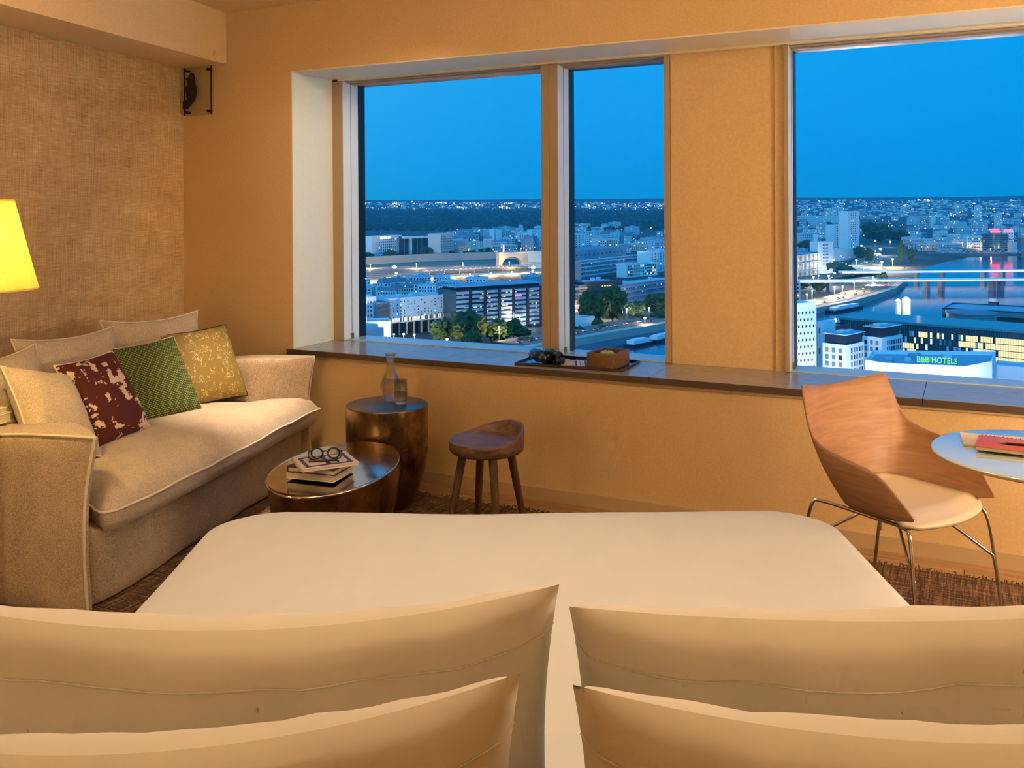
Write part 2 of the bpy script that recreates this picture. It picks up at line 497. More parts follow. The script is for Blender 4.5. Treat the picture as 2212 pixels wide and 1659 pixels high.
# windows
def window(name, s0, s1, mull, jl, jr, deep=0.53):
    w = struct(empty(name, WALL))
    def part(nm, mt, *b, bev=0):
        m_ = MB()
        for q in b:
            m_.box(*q, bev=bev)
        return m_.build(nm, mt, w)
    z0, z1 = SILL + 0.002, HEAD - 0.020
    part('jamb', ['frame_skylit'], (s0, s0 + jl, 0.375, deep, z0, z1))
    part('jamb', ['frame_roomlit'], (s1 - jr, s1, 0.392, deep, z0, z1))
    part('jamb_lit_front', ['frame_roomlit'], (s0, s0 + jl - 0.002, 0.371, 0.375, z0, z1))  # thin sheet carrying the room-lit tone of the frame front
    part('head_rail', ['frame_roomlit'], (s0 + jl, s1 - jr, 0.44, deep, z1 - 0.012, z1), (s0 + jl, s1 - jr, 0.40, 0.43, z1 - 0.006, z1))
    part('bottom_rail', ['ledge_skylit'], (s0 + jl, s1 - jr, 0.40, deep + 0.07, SILL - 0.03, SILL + 0.005))
    edges = [s0 + jl]
    for a_, b_ in mull:
        part('mullion', ['frame_skylit'], (a_, b_, 0.375, deep, z0, z1))
        part('mullion_lit_front', ['frame_roomlit'], (a_, (a_ + b_) / 2 - 0.0012, 0.371, 0.375, z0, z1), ((a_ + b_) / 2 + 0.0012, b_, 0.371, 0.375, z0, z1))
        edges += [a_, b_]
    edges.append(s1 - jr)
    for k in range(0, len(edges), 2):
        x0, x1 = edges[k], edges[k + 1]
        g = 0.012
        part('gasket', ['gasket_rubber'], (x0, x0 + 0.004, deep - 0.002, deep + 0.065, z0, z1), (x1 - 0.004, x1, deep - 0.002, deep + 0.065, z0, z1), (x0, x1, deep - 0.002, deep + 0.065, z1 - g, z1))
        part('glass_pane', ['window_glass'], (x0, x1, deep + 0.045, deep + 0.051, SILL + 0.004, z1 - 0.008))
        part('groove', ['gasket_rubber'], (x0 - 0.0005, x0 + 0.0012, 0.452, 0.455, z0, z1 - 0.01))
        part('hinge', ['brass'], (x0, x0 + 0.010, 0.440, 0.462, z0 + 0.004, z0 + 0.036))
    return w
window('window_1', -2.938, -0.834, [(-1.545, -1.447)], 0.075, 0.030)
window('window_2', -0.262, 2.30, [(1.25, 1.35)], 0.020, 0.06, 0.50)

# ------------------------------------------------------------------ rugs and their loose pile edge
def rug(name, label, x0, x1, y0, y1, fringe_sides, seed):
    rnd = random.Random(seed)
    root = tag(empty(name, WALL), label, 'rug')
    m_ = MB(); m_.box(x0, x1, y0, y1, 0.0005, 0.011)
    m_.build('woven_field', 'rug_wool', root)
    fr = MB()
    for side in fringe_sides:
        n_ = int(((x1 - x0) if side in 'ns' else (y1 - y0)) / 0.009)
        for k in range(n_):
            u_ = (k + rnd.random()) / n_
            ln_ = rnd.uniform(0.012, 0.04)
            if side == 'n':
                p, d = (x0 + u_ * (x1 - x0), y1 - 0.004), (rnd.uniform(-0.5, 0.5), 1)
            elif side == 's':
                p, d = (x0 + u_ * (x1 - x0), y0 + 0.004), (rnd.uniform(-0.5, 0.5), -1)
            elif side == 'w':
                p, d = (x0 + 0.004, y0 + u_ * (y1 - y0)), (-1, rnd.uniform(-0.5, 0.5))
            else:
                p, d = (x1 - 0.004, y0 + u_ * (y1 - y0)), (1, rnd.uniform(-0.5, 0.5))
            hh = rnd.uniform(0.006, 0.022)
            fr.tube([(p[0], p[1], 0.006), (p[0] + d[0] * ln_ * 0.5, p[1] + d[1] * ln_ * 0.5, hh), (p[0] + d[0] * ln_, p[1] + d[1] * ln_, hh * 0.5 + 0.002)], 0.0022, 4)
    tag(fr.build('fringe', 'rug_wool', root), kind='stuff')
rug('area_rug', 'dark brown tufted rug under the chair, reaching from the window wall beneath the bed', -0.9, 2.4, -2.6, -0.19, 'nw', 3)
rug('area_rug', 'dark brown tufted rug by the sofa and the stool', -2.9, -0.92, -2.8, -0.21, 'ne', 4)

# ------------------------------------------------------------------ bed
BED = Matrix.Translation((0.0, 0.0, 0)) @ Matrix.Rotation(R(-0.5), 4, 'Z')
bed = tag(empty('bed', BED), 'wide white made bed in the middle of the room', 'bed')
m_ = MB(); m_.box(-0.90, 0.90, 0.72, 2.78, 0.02, 0.26, bev=0.03)
m_.build('bed_base', 'sofa_linen', bed)
def outline(w, y0, y1, rc_far, rc_near, seg=10, inset=0.0):
    """rounded rectangle in plan, anticlockwise"""
    P = []
    for (cx, cy, rc, a0) in ((w - rc_near, y0 + rc_near, rc_near, -90), (w - rc_far, y1 - rc_far, rc_far, 0), (-w + rc_far, y1 - rc_far, rc_far, 90), (-w + rc_near, y0 + rc_near, rc_near, 180)):
        for k in range(seg + 1):
            a_ = R(a0 + 90 * k / seg)
            P.append((cx + (rc - inset) * math.cos(a_), cy + (rc - inset) * math.sin(a_)))
    # even out the long sides
    Q = []
    for i in range(len(P)):
        p, q = Vector(P[i]), Vector(P[(i + 1) % len(P)])
        n_ = max(1, int((q - p).length / 0.09))
        Q += [tuple(p.lerp(q, k / n_)) for k in range(n_)]
    return Q
def slab_rings(name, mt, parent, outl, centre, prof, wob=0.0, seed=0):
    """prof: (scale-in distance, z) rings from the floor edge up over the top to the middle"""
    rings = []
    c = Vector(centre)
    for d, z in prof:
        ring = []
        for i, p in enumerate(outl):
            v = Vector(p) - c
            L = v.length
            q = c + v * max(0.0, (L - d) / L if d < 5 else 0.0) if d <= 0.3 else c + v * (1 - (d - 0.3)) * max(0, (L - 0.3) / L)
            wv = wob * noise.noise(Vector((q.x * 2.3 + seed, q.y * 2.3, z * 3)))
            ring.append((q.x, q.y, z + wv))
        rings.append(ring)
    m_ = MB()
    m_.grid(rings, 0, True, True)
    m_.add(rings[-1], [tuple(range(len(rings[-1])))], 0, True)
    return m_.build(name, mt, parent)
ol = outline(0.955, 0.74, 2.915, 0.19, 0.08)
slab_rings('duvet', 'bed_linen', bed, ol, (0, 1.9), [(0.045, 0.20), (0.02, 0.28), (0.004, 0.38), (0.0, 0.44), (0.012, 0.475), (0.04, 0.502), (0.08, 0.516), (0.16, 0.523), (0.30, 0.528), (0.55, 0.531), (0.85, 0.532), (1.15, 0.532)], 0.006, 2)

# a stuffed cushion: x wide, z high, y thick, front at -y
def cushion_pts(w, h, th, ear=0.10, n=22, plump=0.42, seed=0, wrinkle=0.006, flat=0.0, sag=0.0):
    F, B = [], []
    for j in range(n + 1):
        v = -1 + 2 * j / n
        rf, rb = [], []
        for i in range(n + 1):
            u = -1 + 2 * i / n
            u_, v_ = math.sin(u * math.pi / 2) * 0.55 + u * 0.45, math.sin(v * math.pi / 2) * 0.55 + v * 0.45
            x = u_ * w / 2 * (1 - ear * (1 - v_ * v_) * abs(u_) ** 1.5)
            z = v_ * h / 2 * (1 - ear * (1 - u_ * u_) * abs(v_) ** 1.5)
            if v_ > 0:
                z -= sag * (1 - u_ * u_) * v_
            t_ = max(0.0, (1 - u_ ** 2) * (1 - v_ ** 2))
            t_ = th / 2 * t_ ** plump
            wr = wrinkle * (noise.noise(Vector((x * 9 + seed * 3.1, z * 9, seed))) + 0.5 * noise.noise(Vector((x * 21, z * 17 + seed, 3)))) * min(1, t_ * 25)
            rf.append((x, -t_ + wr, z))
            rb.append((x, t_ * (1 - flat) + wr, z))
        F.append(rf); B.append(rb)
    return F, B
def cushion(name, label, mt, M4, w, h, th, group=None, ear=0.10, pip=None, pr=0.004, seed=0, wrinkle=0.006, plump=0.42, cat='cushion', sag=0.0, n=22, hem=None):
    F, B = cushion_pts(w, h, th, ear, n, plump, seed, wrinkle, 0, sag)
    root = tag(empty(name, M4), label, cat, group)
    m_ = MB()
    m_.grid(F, 0, True)
    m_.grid(B, 0, True, flip=True)
    o = m_.build('cover', mt, root)
    n = len(F) - 1
    rim = [F[0][i] for i in range(n)] + [F[j][n] for j in range(n)] + [F[n][n - i] for i in range(n)] + [F[n - j][0] for j in range(n)]
    if pip:
        p_ = MB(); p_.tube(rim, pr, 6, closed=True)
        p_.build('piping', pip, root)
    if hem:
        j = int(n * hem)
        hp = [(p[0], p[1] + 0.0022, p[2]) for p in B[j]] if False else [(p[0], p[1] - 0.0005, p[2]) for p in F[j]]
        p_ = MB(); p_.tube(hp, 0.0014, 4)
        p_.build('seam', mt, root)
    return root
# bed pillows: two rows of upright pillows, seen from the headboard side
def bed_pillow(label, x, y, zc, w, h, th, rz, lean, roll, seed, sag):
    cushion('bed_pillow', label, 'pillow_linen', xf(x, y, zc, rz, lean, roll), w, h, th, 'white pillows on the bed', 0.05, None, 0, seed, 0.012, 0.36, 'pillow', sag, 30, 0.86)
bed_pillow('white pillow standing left of the middle gap, farther of the two rows', -0.37, 1.215, 0.735, 0.86, 0.465, 0.20, 0, 8, -0.6, 1, 0.045)
bed_pillow('white pillow standing right of the middle gap, farther of the two rows', 0.50, 1.215, 0.722, 0.86, 0.44, 0.21, 0, 8, 0.0, 2, 0.012)
bed_pillow('white pillow nearest the headboard at the bottom edge, left of the gap', -0.425, 0.945, 0.750, 0.87, 0.465, 0.19, 0, 6, -1.0, 3, 0.066)
bed_pillow('white pillow nearest the headboard at the bottom edge, right of the gap', 0.495, 0.945, 0.742, 0.88, 0.462, 0.20, 0, 6, 0.6, 4, 0.05)
# pillows need not hover: the headboard behind them, low and upholstered
hb = MB(); hb.box(-1.0, 1.0, 0.62, 0.72, 0.02, 0.70, bev=0.03)
hb.build('headboard', 'sofa_linen', bed)

# ------------------------------------------------------------------ sofa, x along its length away from the bed, y towards the wall
SOFA = Matrix.Translation((-1.50, 3.28, 0)) @ Matrix.Rotation(R(77.5), 4, 'Z')
sofa = tag(empty('sofa', SOFA), 'long beige slipcovered sofa against the woven left wall', 'sofa')
SL, SD = 1.83, 0.95
def soft_box(x0, x1, y0, y1, z0, z1, r, nx=10, ny=10, nz=8, f=None):
    """rounded box with gentle cloth unevenness"""
    bm = bmesh.new()
    bmesh.ops.create_cube(bm, size=2)
    bmesh.ops.subdivide_edges(bm, edges=bm.edges[:], cuts=9, use_grid_fill=True)
    hx, hy, hz = (x1 - x0) / 2, (y1 - y0) / 2, (z1 - z0) / 2
    c = Vector(((x0 + x1) / 2, (y0 + y1) / 2, (z0 + z1) / 2))
    def conc(t):
        return math.copysign(1 - (1 - abs(t)) ** 1.6, t)
    for v in bm.verts:
        p = Vector((conc(v.co.x) * hx, conc(v.co.y) * hy, conc(v.co.z) * hz))
        q = Vector((max(-hx + r, min(hx - r, p.x)), max(-hy + r, min(hy - r, p.y)), max(-hz + r, min(hz - r, p.z))))
        d = p - q
        if d.length > 1e-6:
            p = q + d.normalized() * r
        p = c + p
        if f:
            p = f(p)
        v.co = p
    bm.verts.index_update()
    vs, fs = [v.co.copy() for v in bm.verts], [[v.index for v in g.verts] for g in bm.faces]
    bm.free()
    return MB().add(vs, fs, 0, True)
def drape(p, amp=0.010):
    k = max(0.0, 1 - p.z / 0.45)
    w_ = amp * k * (math.sin(p.x * 11 + 1.3) + 0.7 * math.sin(p.x * 23 + p.z * 4) + 0.6 * math.sin(p.y * 14))
    return Vector((p.x, p.y + w_ * 0.9, p.z))
soft_box(0.06, SL - 0.06, 0.02, SD - 0.05, 0.012, 0.30, 0.02, f=drape).build('skirt', 'sofa_linen', sofa)
soft_box(0.10, SL - 0.10, SD - 0.24, SD, 0.02, 0.68, 0.05).build('backrest', 'sofa_linen', sofa)
def arm(x0, x1, outer):
    def f(p):
        k = max(0.0, 1 - p.z / 0.6)
        side = -1 if outer < 0 else 1
        b = 0.016 * math.sin(p.y * 9 + 0.6) * k + 0.010 * math.sin(p.y * 21 + p.z * 3) * k
        ls = 0.018 * math.sin(p.z * 5)
        top = 0.010 * math.sin(p.y * 8.0) * max(0, (p.z - 0.5) / 0.14) + 0.012 * max(0, 1 - p.y / 0.06) * sstep(0.5, 0.64, p.z)
        kk = 0.10 + 0.90 * sstep(-0.02, 0.20, p.y)
        p = Vector(((x0 + (p.x - x0) * kk) if outer < 0 else (x1 - (x1 - p.x) * kk), p.y, p.z))
        return Vector((p.x + side * b, p.y + ls * max(0, 1 - p.y / 0.4) - (0.02 * sstep(0.45, 0.64, p.z) * max(0, 1 - p.y / 0.2)), p.z + top))
    o = soft_box(x0, x1, 0.0, SD - 0.02, 0.012, 0.64, 0.022, f=f).build('armrest', 'sofa_linen', sofa)
    e_ = x0 + 0.006 if outer < 0 else x1 - 0.006
    path = catmull([f(Vector((e_, 0.006, z))) for z in (0.03, 0.15, 0.28, 0.42, 0.54, 0.625)] + [f(Vector((e_, y, 0.634))) for y in (0.02, 0.15, 0.3, 0.5, 0.7, 0.9)], 4)
    m_ = MB(); m_.tube([p + Vector((0, -0.004, 0.002)) for p in path], 0.0055, 6)
    m_.build('piping', 'piping_linen', o)
arm(0.0, 0.20, -1)
arm(SL - 0.16, SL, 1)
# one long seat cushion, reaching round the front of the far arm
def seat_outline(n=40):
    P = [(0.205, 0.70), (0.200, 0.40), (0.165, 0.16), (0.075, 0.03), (0.075, -0.020), (0.20, -0.045), (0.8, -0.052), (1.3, -0.045), (1.68, -0.035), (SL + 0.005, -0.045), (SL + 0.0, 0.02), (SL - 0.15, 0.055), (SL - 0.165, 0.10), (SL - 0.165, 0.40), (SL - 0.165, 0.70)]
    return [tuple(p)[:2] for p in catmull([(x, y, 0) for x, y in P], 6)]
so_ = seat_outline()
cen = Vector((0.95, 0.42))
def seat_ring(ins, z, wav=0.0):
    out = []
    for i, p in enumerate(so_):
        v = Vector(p) - cen
        q = cen + v * (1 - ins)
        zz = z + wav * math.sin(q.x * 16 + q.y * 3) + 0.007 * noise.noise(Vector((q.x * 4, q.y * 4, 1)))
        out.append((q.x, q.y, zz))
    return out
m_ = MB()
rings = [seat_ring(0.08, 0.275), seat_ring(0.035, 0.285), seat_ring(0.012, 0.315, 0.002), seat_ring(0.0, 0.358, 0.003), seat_ring(0.012, 0.372, 0.003), seat_ring(0.05, 0.408), seat_ring(0.13, 0.438), seat_ring(0.28, 0.458), seat_ring(0.5, 0.468), seat_ring(0.8, 0.472), seat_ring(0.98, 0.472)]
m_.grid(rings, 0, True, True)
m_.add(rings[-1], [tuple(range(len(so_)))], 0, True)
sc = m_.build('seat_cushion', 'sofa_cushion_linen', sofa)
m_ = MB(); m_.tube(seat_ring(-0.004, 0.361, 0.003)[12:70], 0.0052, 6)
m_.build('piping', 'piping_linen', sc)
def on_sofa(x, y, z, rz=0, lean=0, roll=0):
    return SOFA @ xf(x, y, z, rz, -lean, roll)
BG = 'loose beige linen cushions on the sofa'
cushion('linen_cushion', 'wide beige linen cushion leaning on the sofa back behind the burgundy cushion', 'sofa_cushion_linen', on_sofa(0.80, 0.67, 0.655, -4, 16, 2), 0.62, 0.50, 0.17, BG, 0.12, 'piping_linen', 0.004, 5, 0.012)
cushion('linen_cushion', 'beige linen cushion in the sofa corner behind the green and mustard cushions', 'sofa_cushion_linen', on_sofa(1.385, 0.64, 0.665, -22, 16, 0.5), 0.57, 0.50, 0.17, BG, 0.13, 'piping_linen', 0.004, 6, 0.012)
cushion('linen_cushion', 'beige linen cushion whose corner shows behind the one on the near arm', 'sofa_cushion_linen', on_sofa(0.385, 0.665, 0.655, -14, 20, -6), 0.40, 0.44, 0.13, BG, 0.12, 'piping_linen', 0.004, 7, 0.01)
cushion('linen_cushion', 'lamplit beige linen cushion leaning over the near sofa arm, pale seam on its edge', 'sofa_cushion_linen', on_sofa(0.325, 0.42, 0.650, 2, 42, 22), 0.32, 0.42, 0.16, BG, 0.09, 'piping_linen', 0.0045, 8, 0.012)
CG = 'square accent cushions on the sofa'
cushion('accent_cushion', 'burgundy cushion with torn cream strokes', 'burgundy_print', on_sofa(0.675, 0.440, 0.632, -5, 30, -2), 0.35, 0.40, 0.14, CG, 0.06, 'piping_linen', 0.0045, 9, 0.004)
cushion('accent_cushion', 'green cushion in a coarse basket weave', 'green_weave', on_sofa(1.115, 0.495, 0.625, -22, 30, -3), 0.41, 0.41, 0.14, CG, 0.06, 'piping_linen', 0.0035, 10, 0.004)
cushion('accent_cushion', 'mustard cushion with cream crackle lines and black piping', 'mustard_crackle', on_sofa(1.50, 0.455, 0.635, -26, 26, -2), 0.41, 0.41, 0.14, CG, 0.06, 'black_matte', 0.0035, 11, 0.004)
# two books on the near arm under the lamp
def book(name, label, M4, w, d, h, cover, pages='paper_edge', cover_t=0.0025, group=None, band=None):
    """w along x, d along y; spine along -x"""
    root = tag(empty(name, M4), label, 'book', group)
    p = MB(); p.box(-w / 2 + 0.003, w / 2 - 0.003, -d / 2 + 0.003, d / 2 - 0.003, cover_t, h - cover_t)
    p.build('pages', pages, root)
    for z in (0, h - cover_t):
        q = MB(); q.box(-w / 2, w / 2, -d / 2, d / 2, z, z + cover_t, bev=0.0006)
        q.build('cover', cover, root)
    q = MB(); q.box(-w / 2 - 0.0015, -w / 2 + 0.003, -d / 2, d / 2, 0, h, bev=0.0006)
    q.build('spine', cover, root)
    return root
AG = 'cream books on the sofa arm'
b1 = book('book', 'thicker cream book lying on the sofa arm, lower of two', on_sofa(0.10, 0.585, 0.645, 3), 0.15, 0.22, 0.034, 'cream_cover', 'cream_cover', group=AG)
b2 = book('book', 'thinner cream book on top of the lower one on the sofa arm', on_sofa(0.105, 0.60, 0.680, -2), 0.14, 0.215, 0.020, 'cream_cover', 'cream_cover', group=AG)
for q in ((-0.06, -0.0585, 0.004, 0.03), (-0.052, -0.0505, 0.004, 0.03), (-0.02, 0.03, 0.014, 0.018)):
    m_ = MB(); m_.box(-0.0776, -0.0764, *q); m_.build('spine_print', 'paper_edge', b1)
# ------------------------------------------------------------------ floor lamp with a pleated shade
LAMP = Matrix.Translation((-1.86, 3.20, 0))
lamp = tag(empty('floor_lamp', LAMP), 'glowing floor lamp with a yellow pleated cone shade at the near sofa arm', 'lamp')
m_ = MB(); m_.lathe([(0.13, 0.001), (0.13, 0.012), (0.12, 0.018), (0.012, 0.020)], 36); m_.build('base', 'brass', lamp)
m_ = MB(); m_.lathe([(0.009, 0.018), (0.009, 1.40)], 12); m_.build('pole', 'brass', lamp)
seg = 240
def pleat(r, k):
    return r * (1 + 0.018 * (1 if k % 4 < 2 else -1))
rings = []
for r_, z_ in ((0.196, 1.180), (0.1945, 1.186), (0.16, 1.33), (0.124, 1.484), (0.123, 1.489)):
    rings.append([(pleat(r_, k) * math.cos(2 * math.pi * k / seg), pleat(r_, k) * math.sin(2 * math.pi * k / seg), z_) for k in range(seg)])
m_ = MB(); m_.grid(rings, 0, True, True)
sh = m_.build('shade', 'lamp_shade', lamp)
for rr_, zz_ in ((0.199, 1.181), (0.125, 1.489)):
    m_ = MB(); m_.tube([(rr_ * math.cos(a_ * math.pi / 24), rr_ * math.sin(a_ * math.pi / 24), zz_) for a_ in range(48)], 0.003, 6, closed=True); m_.build('rim', 'lamp_shade', sh)
emit('bulb_glow', (1.0, 0.72, 0.36), 18)
m_ = MB(); m_.lathe([(0.0, 1.27), (0.022, 1.28), (0.03, 1.30), (0.024, 1.33), (0.012, 1.355), (0.012, 1.38)], 16); m_.build('bulb', 'bulb_glow', lamp)
light('lamp_bulb', 'POINT', (-1.86, 3.20, 1.32), 40.0, (1.0, 0.70, 0.22), shadow_soft_size=0.04)

# ------------------------------------------------------------------ drum side table, oval coffee table
ST = Matrix.Translation((-0.615, 4.515, 0))
st = tag(empty('side_table', ST), 'tall round bronze drum side table holding the carafe', 'side table')
m_ = MB(); m_.lathe([(0.105, 0.0), (0.118, 0.015), (0.142, 0.06), (0.170, 0.13), (0.189, 0.20), (0.198, 0.28), (0.199, 0.40), (0.199, 0.488), (0.1985, 0.494)], 64, cap1=False); m_.build('drum', 'bronze_side', st)
m_ = MB(); m_.lathe([(0.1985, 0.493), (0.198, 0.4985), (0.195, 0.500), (0.0, 0.500)], 64, cap0=False); m_.build('top', 'bronze_top', st)
CT = Matrix.Translation((-0.752, 3.935, 0)) @ Matrix.Rotation(R(76), 4, 'Z')
ct = tag(empty('coffee_table', CT), 'low oval metal coffee table with a mirror-polished top and bronze sides', 'coffee table')
m_ = MB(); m_.lathe([(0.60, 0.0), (0.70, 0.02), (0.84, 0.09), (0.93, 0.18), (0.975, 0.27), (0.995, 0.335), (1.0, 0.352)], 80, 0, None, 0.378, 0.252, cap1=False); m_.build('body', 'bronze_side', ct)
m_ = MB(); m_.lathe([(1.0, 0.351), (1.004, 0.356), (0.996, 0.3605), (0.985, 0.360), (0.95, 0.3592), (0.5, 0.3585), (0.0, 0.3583)], 80, 0, None, 0.378, 0.252, cap0=False); m_.build('top', 'polished_top', ct, Matrix.Rotation(R(-2.0), 4, 'Y'))
CGp = 'books on the coffee table'
book('book', 'cream paper book with no dark band, lowest of the stack on the coffee table', xf(-0.792, 3.80, 0.3605, -19), 0.215, 0.165, 0.026, 'paper', 'paper_edge', 0.0012, CGp)
book('book', 'dark covered book in the middle of the stack on the coffee table', xf(-0.790, 3.80, 0.3870, -18), 0.215, 0.165, 0.024, 'dark_cover', 'paper_edge', 0.004, CGp)
tb = book('book', 'pale book with a navy framed cover on top of the coffee table stack', xf(-0.772, 3.792, 0.4115, 26), 0.232, 0.195, 0.012, 'pink_paper', 'paper', 0.0022, CGp)
def ring2(x0, x1, y0, y1, cut, z):
    return [(x0 + cut, y0, z), (x1 - cut, y0, z), (x1, y0 + cut, z), (x1, y1 - cut, z), (x1 - cut, y1, z), (x0 + cut, y1, z), (x0, y1 - cut, z), (x0, y0 + cut, z)]
m_ = MB(); m_.box(-0.095, 0.098, -0.077, 0.077, 0.0119, 0.0124); m_.build('cover_print', 'navy_print', tb)
for x0, x1 in ((-0.080, -0.008), (0.010, 0.082)):
    m_ = MB(); m_.add(ring2(x0, x1, -0.062, 0.062, 0.012, 0.0126), [tuple(range(8))]); m_.build('cover_panel', 'pink_paper', tb)
# spectacles
gl_ = tag(empty('eyeglasses', xf(-0.772, 3.800, 0.4242, 2)), 'round black-framed eyeglasses folded on the top book', 'eyeglasses')
def circ(cx, cy, cz, r, tilt, n=28):
    return [(cx + r * math.cos(2 * math.pi * k / n), cy - r * math.sin(2 * math.pi * k / n) * math.cos(tilt) * 0.4, cz + r * 0.92 * math.sin(2 * math.pi * k / n) * math.sin(tilt)) for k in range(n)]
for sx in (-1, 1):
    m_ = MB(); m_.tube(circ(sx * 0.034, 0, 0.0255, 0.0235, R(80)), 0.0036, 8, closed=True)
    rim_ = m_.build('rim', 'black_gloss', gl_)
    m_ = MB(); m_.add(circ(sx * 0.034, 0, 0.0255, 0.0225, R(80)), [tuple(range(28))]); m_.build('lens', 'art_glass', rim_)
    m_ = MB(); m_.tube(catmull([(sx * 0.058, 0.002, 0.034), (sx * 0.066, -0.004, 0.034), (sx * 0.062, -0.020, 0.012), (sx * 0.02, -0.034, 0.005), (sx * -0.04, -0.036 - 0.004 * sx, 0.004), (sx * -0.06, -0.042, 0.004)], 5), [0.0034] * 25 + [0.0045], 7); m_.build('temple', 'black_gloss', gl_)
m_ = MB(); m_.tube(catmull([(-0.012, 0, 0.031), (0, -0.002, 0.036), (0.012, 0, 0.031)], 5), 0.003, 7); m_.build('bridge', 'black_gloss', gl_)
# carafe and tumbler
cf = tag(empty('carafe', xf(-0.605, 4.575, 0.5005)), 'clear glass carafe with a flared neck, part filled with water', 'carafe')
m_ = MB(); m_.lathe([(0.0, 0.003), (0.026, 0.003), (0.030, 0.006), (0.038, 0.03), (0.0515, 0.066), (0.051, 0.080), (0.044, 0.102), (0.034, 0.128), (0.024, 0.155), (0.0185, 0.18), (0.0185, 0.20), (0.023, 0.222), (0.0285, 0.236), (0.0275, 0.2362), (0.022, 0.222), (0.0172, 0.20), (0.0172, 0.18), (0.0225, 0.155), (0.0325, 0.128), (0.0425, 0.102), (0.0495, 0.080), (0.050, 0.066), (0.0365, 0.031), (0.029, 0.009), (0.0, 0.009)], 40, cap0=False, cap1=False); m_.build('vessel', 'drinking_glass', cf)
m_ = MB(); m_.lathe([(0.0, 0.0095), (0.0285, 0.0095), (0.036, 0.031), (0.0495, 0.066), (0.049, 0.080), (0.042, 0.102), (0.0, 0.102)], 40, cap0=False, cap1=False); m_.build('water', 'water', cf)
tm = tag(empty('tumbler', xf(-0.548, 4.515, 0.5005)), 'small water glass standing in front of the carafe', 'glass')
m_ = MB(); m_.lathe([(0.0, 0.001), (0.024, 0.001), (0.028, 0.006), (0.032, 0.03), (0.0315, 0.06), (0.029, 0.118), (0.0278, 0.118), (0.0303, 0.06), (0.0308, 0.03), (0.026, 0.012), (0.0, 0.011)], 36, cap0=False, cap1=False); m_.build('vessel', 'drinking_glass', tm)
m_ = MB(); m_.lathe([(0.0, 0.0115), (0.0255, 0.0125), (0.0303, 0.03), (0.0300, 0.058), (0.0, 0.058)], 36, cap0=False, cap1=False); m_.build('water', 'water', tm)

# ------------------------------------------------------------------ stool
SQ = Matrix.Translation((-0.118, 4.075, 0))
sq = tag(empty('stool', SQ), 'dark wooden stool with a dished seat and raised curved lip', 'stool')
def lip(th):
    d = math.atan2(math.sin(th - R(32)), math.cos(th - R(32)))
    return 0.060 * max(0.0, math.cos(d * 0.86)) ** 1.5 if abs(d) < R(104) else 0.0
rows, nth = [], 64
for fr in (0.0, 0.3, 0.55, 0.72, 0.80, 0.84, 0.88, 0.92, 0.96, 1.0):
    rows.append([(0.163 * fr * math.cos(2 * math.pi * k / nth), 0.163 * fr * math.sin(2 * math.pi * k / nth), 0.424 + 0.012 * fr ** 2 + lip(2 * math.pi * k / nth) * sstep(0.80, 0.985, fr)) for k in range(nth)])
for fr, dz in ((1.012, -0.004), (1.015, -0.012)):
    rows.append([(0.163 * fr * math.cos(2 * math.pi * k / nth), 0.163 * fr * math.sin(2 * math.pi * k / nth), 0.436 + lip(2 * math.pi * k / nth) + dz) for k in range(nth)])
for fr, z_ in ((1.015, 0.410), (1.0, 0.392), (0.95, 0.384), (0.0, 0.384)):
    rows.append([(0.163 * fr * math.cos(2 * math.pi * k / nth), 0.163 * fr * math.sin(2 * math.pi * k / nth), z_) for k in range(nth)])
m_ = MB(); m_.grid(rows, 0, True, True); m_.build('seat', 'stool_wood', sq)
for ang in (38, 128, 218, 308):
    a_ = R(ang - 22)
    m_ = MB(); m_.tube([(0.105 * math.cos(a_), 0.105 * math.sin(a_), 0.39), (0.142 * math.cos(a_), 0.142 * math.sin(a_), 0.2), (0.178 * math.cos(a_), 0.178 * math.sin(a_), 0.012)], [0.019, 0.0165, 0.0135], 12)
    m_.build('leg', 'stool_leg_wood', sq)

# ------------------------------------------------------------------ tray on the sill with its things
def on_wall(s, n, z, rz=0, rx=0, ry=0):
    return WALL @ xf(s, n, z, rz, rx, ry)
ty = tag(empty('tray', on_wall(-1.262, 0.185, SILL + 0.0005, 2)), 'flat dark mirrored tray on the window sill', 'tray')
m_ = MB(); m_.box(-0.285, 0.285, -0.150, 0.150, 0.0, 0.004); m_.build('mirror_base', 'tray_mirror', ty)
m_ = MB()
for b in ((-0.285, 0.285, -0.150, -0.145), (-0.285, 0.285, 0.145, 0.150), (-0.285, -0.280, -0.145, 0.145), (0.280, 0.285, -0.145, 0.145)):
    m_.box(*b, 0.0, 0.013)
m_.build('rim', 'tray_metal', ty)
bn = tag(empty('binoculars', on_wall(-1.415, 0.135, SILL + 0.0055, 52)), 'black binoculars lying on the tray', 'binoculars')
for sx in (-1, 1):
    m_ = MB(); m_.lathe([(0.0, -0.070), (0.024, -0.070), (0.029, -0.066), (0.031, -0.045), (0.0325, -0.02), (0.0325, 0.0), (0.029, 0.018), (0.024, 0.03), (0.0215, 0.05), (0.023, 0.064), (0.021, 0.070), (0.0, 0.070)], 28, 0, Matrix.Translation((sx * 0.037, 0, 0.033)) @ Matrix.Rotation(R(90 - 4 * sx), 4, 'X') @ Matrix.Rotation(R(sx * 4), 4, 'Y'), cap0=False, cap1=False)
    brl = m_.build('barrel', 'black_gloss', bn)
    m_ = MB(); m_.lathe([(0.021, 0.0), (0.0235, 0.003), (0.0235, 0.010), (0.019, 0.012)], 28, 0, Matrix.Translation((sx * 0.037, 0.072, 0.033)) @ Matrix.Rotation(R(-90), 4, 'X')); m_.build('objective_ring', 'chrome', brl)
m_ = MB(); m_.box(-0.014, 0.014, -0.03, 0.02, 0.022, 0.044, bev=0.006); m_.build('hinge', 'black_matte', bn)
